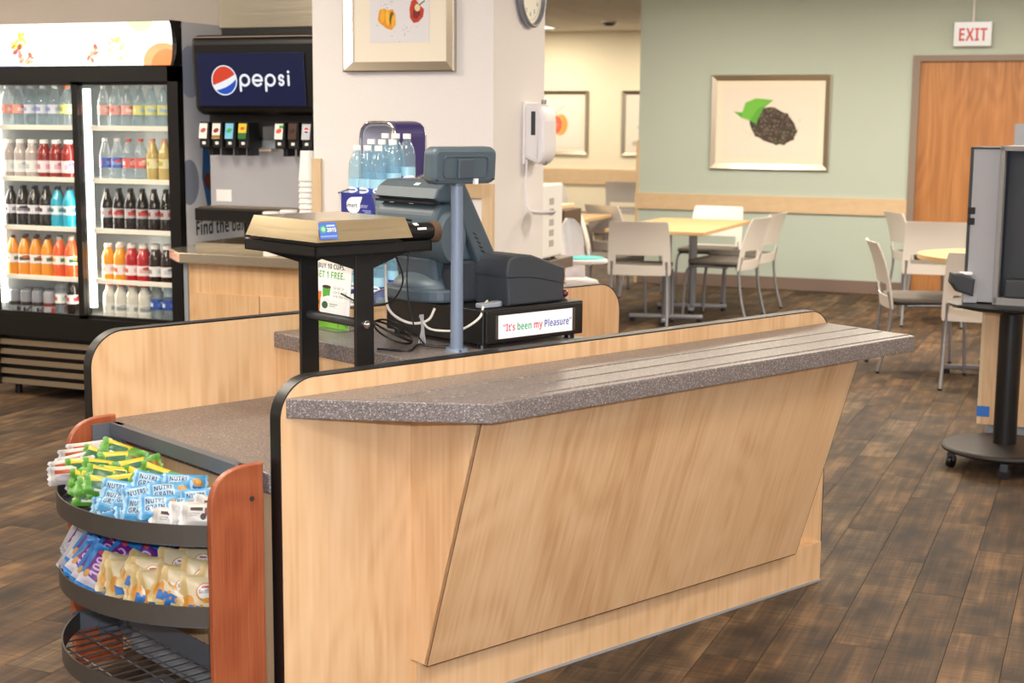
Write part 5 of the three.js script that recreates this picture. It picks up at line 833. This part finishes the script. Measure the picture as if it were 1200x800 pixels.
{
  const t = thing('high_chair', 'white plastic high chair with a turquoise tray', 'high chair', [-3.09, 0, -8.6], -2.436);
  t.scale.setScalar(0.94);
  part(t, 'tray', extrude(roundRect(0.28, 0.27, 0.1), 0.03, 0.01, 8).rotateX(-Math.PI / 2).translate(0, 0.69, -0.2), M.plastic);
  part(t, 'tray_insert', extrude(roundRect(0.24, 0.23, 0.09), 0.012, 0.004, 8).rotateX(-Math.PI / 2).translate(0, 0.716, -0.2), std(0x49c4c4, 0.4), null, null, 'turquoise tray insert');
  const f = (u, v) => { const b = u * 2 - 1, r = Math.sqrt(Math.max(0, 1 - Math.pow(Math.max(0, v - 0.5) * 2, 2.4))); return [b * 0.09 * (0.75 + 0.25 * r) * (0.35 + 0.65 * r), 0.56 + v * 0.4, 0.1 + 0.05 * v - 0.08 * b * b]; };
  part(t, 'backrest', smoothShell(gridShell(10, 12, f, () => true, 0.015)), M.plastic);
  part(t, 'seat', box(0.24, 0.04, 0.26, 0, 0.55, -0.02, 0.015), M.plastic);
  for (const sx of [-1, 1]) for (const sz of [-1, 1]) part(t, 'leg', rod([sx * 0.12, 0.54, sz * 0.1], [sx * 0.24, 0.01, sz * 0.25], 0.02, 12), M.plastic);
}

// ---------------------------------------------------------------- right side: wood cabinet and rolling stand
{
  const t = thing('serving_cabinet', 'wood cabinet with grey toe kick and blue tape corner', 'cabinet', [0.02, 0, -7.2]);
  part(t, 'body', uvm(span(-0.52, 1.4, 0.13, 0.84, -0.3, 0.2), 0.2, 0.1), M.mapleSlope); part(t, 'edge_strip', span(-0.535, -0.52, 0.13, 0.84, -0.3, 0.2), M.tan);
  part(t, 'top', uvm(span(-0.5, 1.43, 0.84, 0.88, -0.32, 0.225, 0.004)), M.speck); part(t, 'toe_kick', span(-0.49, 1.4, 0, 0.13, -0.28, 0.175), M.kick);
  part(t, 'blue_tape', merge([span(-0.537, -0.48, 0.165, 0.215, 0.2, 0.2012), span(-0.5365, -0.5355, 0.165, 0.215, 0.16, 0.2012)]), std(0x2f6fc0, 0.6), null, null, 'small piece of blue tape');
}
{
  const t = thing('rolling_stand', 'black rolling stand with round base and casters', 'stand', [-0.37, 0, -6.70]);
  part(t, 'base', lathe([[0, 0.075], [0.25, 0.075], [0.268, 0.082], [0.268, 0.094], [0.25, 0.104], [0.06, 0.112], [0, 0.112]], 44), std(0x2a2522, 0.5));
  part(t, 'column', cyl(0.05, 0.05, 0.6, 0, 0.41, 0, 28), M.black);
  part(t, 'shelf', lathe([[0, 0.705], [0.2, 0.708], [0.27, 0.722], [0.272, 0.734], [0, 0.736]], 44), M.black);
  for (let k = 0; k < 5; k++) { const a = 2.75 + k * Math.PI * 2 / 5, x = 0.232 * Math.cos(a), z = 0.232 * Math.sin(a); const c = part(t, 'caster', merge([cyl(0.028, 0.028, 0.022, 0, 0, 0, 18).rotateZ(Math.PI / 2).rotateY(a).translate(x, 0.028, z), cyl(0.008, 0.008, 0.03, x, 0.07, z, 10)]), M.black); part(c, 'fork', box(0.036, 0.04, 0.03, x, 0.05, z, 0.006), M.charcoal); }
  const d = thing('kiosk_terminal', 'light grey open-fronted kiosk box on the rolling stand', 'kiosk', [-0.30, 0.736, -6.72], -0.12);
  // box opening towards +x with dark inside
  part(d, 'side_panel', span(-0.25, -0.135, 0.005, 0.665, 0.10, 0.112, 0.003), std(0xa6a6aa, 0.5));
  part(d, 'back_trim', merge([span(-0.262, -0.25, 0.0, 0.672, -0.16, 0.114), span(-0.262, -0.13, 0.665, 0.674, -0.16, 0.114)]), M.charcoal);
  part(d, 'front_flange', merge([span(-0.135, -0.115, 0.0, 0.68, 0.085, 0.13, 0.003), span(-0.135, 0.2, 0.66, 0.68, -0.16, 0.13), span(-0.135, 0.2, 0.0, 0.03, -0.16, 0.13)]), std(0x8e8c8a, 0.5));
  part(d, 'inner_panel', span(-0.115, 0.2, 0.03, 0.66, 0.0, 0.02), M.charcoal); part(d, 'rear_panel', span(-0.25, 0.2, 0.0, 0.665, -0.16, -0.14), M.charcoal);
  part(d, 'drip_unit', span(-0.09, 0.2, 0.03, 0.11, 0.02, 0.12, 0.01), M.charcoal);
  for (const y of [0.40, 0.354]) part(d, 'clip', box(0.03, 0.03, 0.006, -0.245, y, 0.114, 0.002), M.black);
  const hd = thing('card_reader', 'dark grey card reader beside the kiosk box', 'card reader', [-0.585, 0.736, -6.62], 0.3);
  part(hd, 'body', extrude(shapeOf([[-0.05, 0.06], [-0.02, 0.02], [0.05, 0.0], [0.055, 0.075], [0.0, 0.1], [-0.045, 0.1]]), 0.07, 0.01).translate(0, 0.03, -0.035), M.charcoal); part(hd, 'slip', box(0.05, 0.012, 0.04, 0.02, 0.128, 0.0, 0.003), M.paper); part(hd, 'bracket', box(0.06, 0.04, 0.03, 0.04, 0.02, 0, 0.004), std(0xa6a6aa, 0.5));
}

renderer.render(scene, camera);
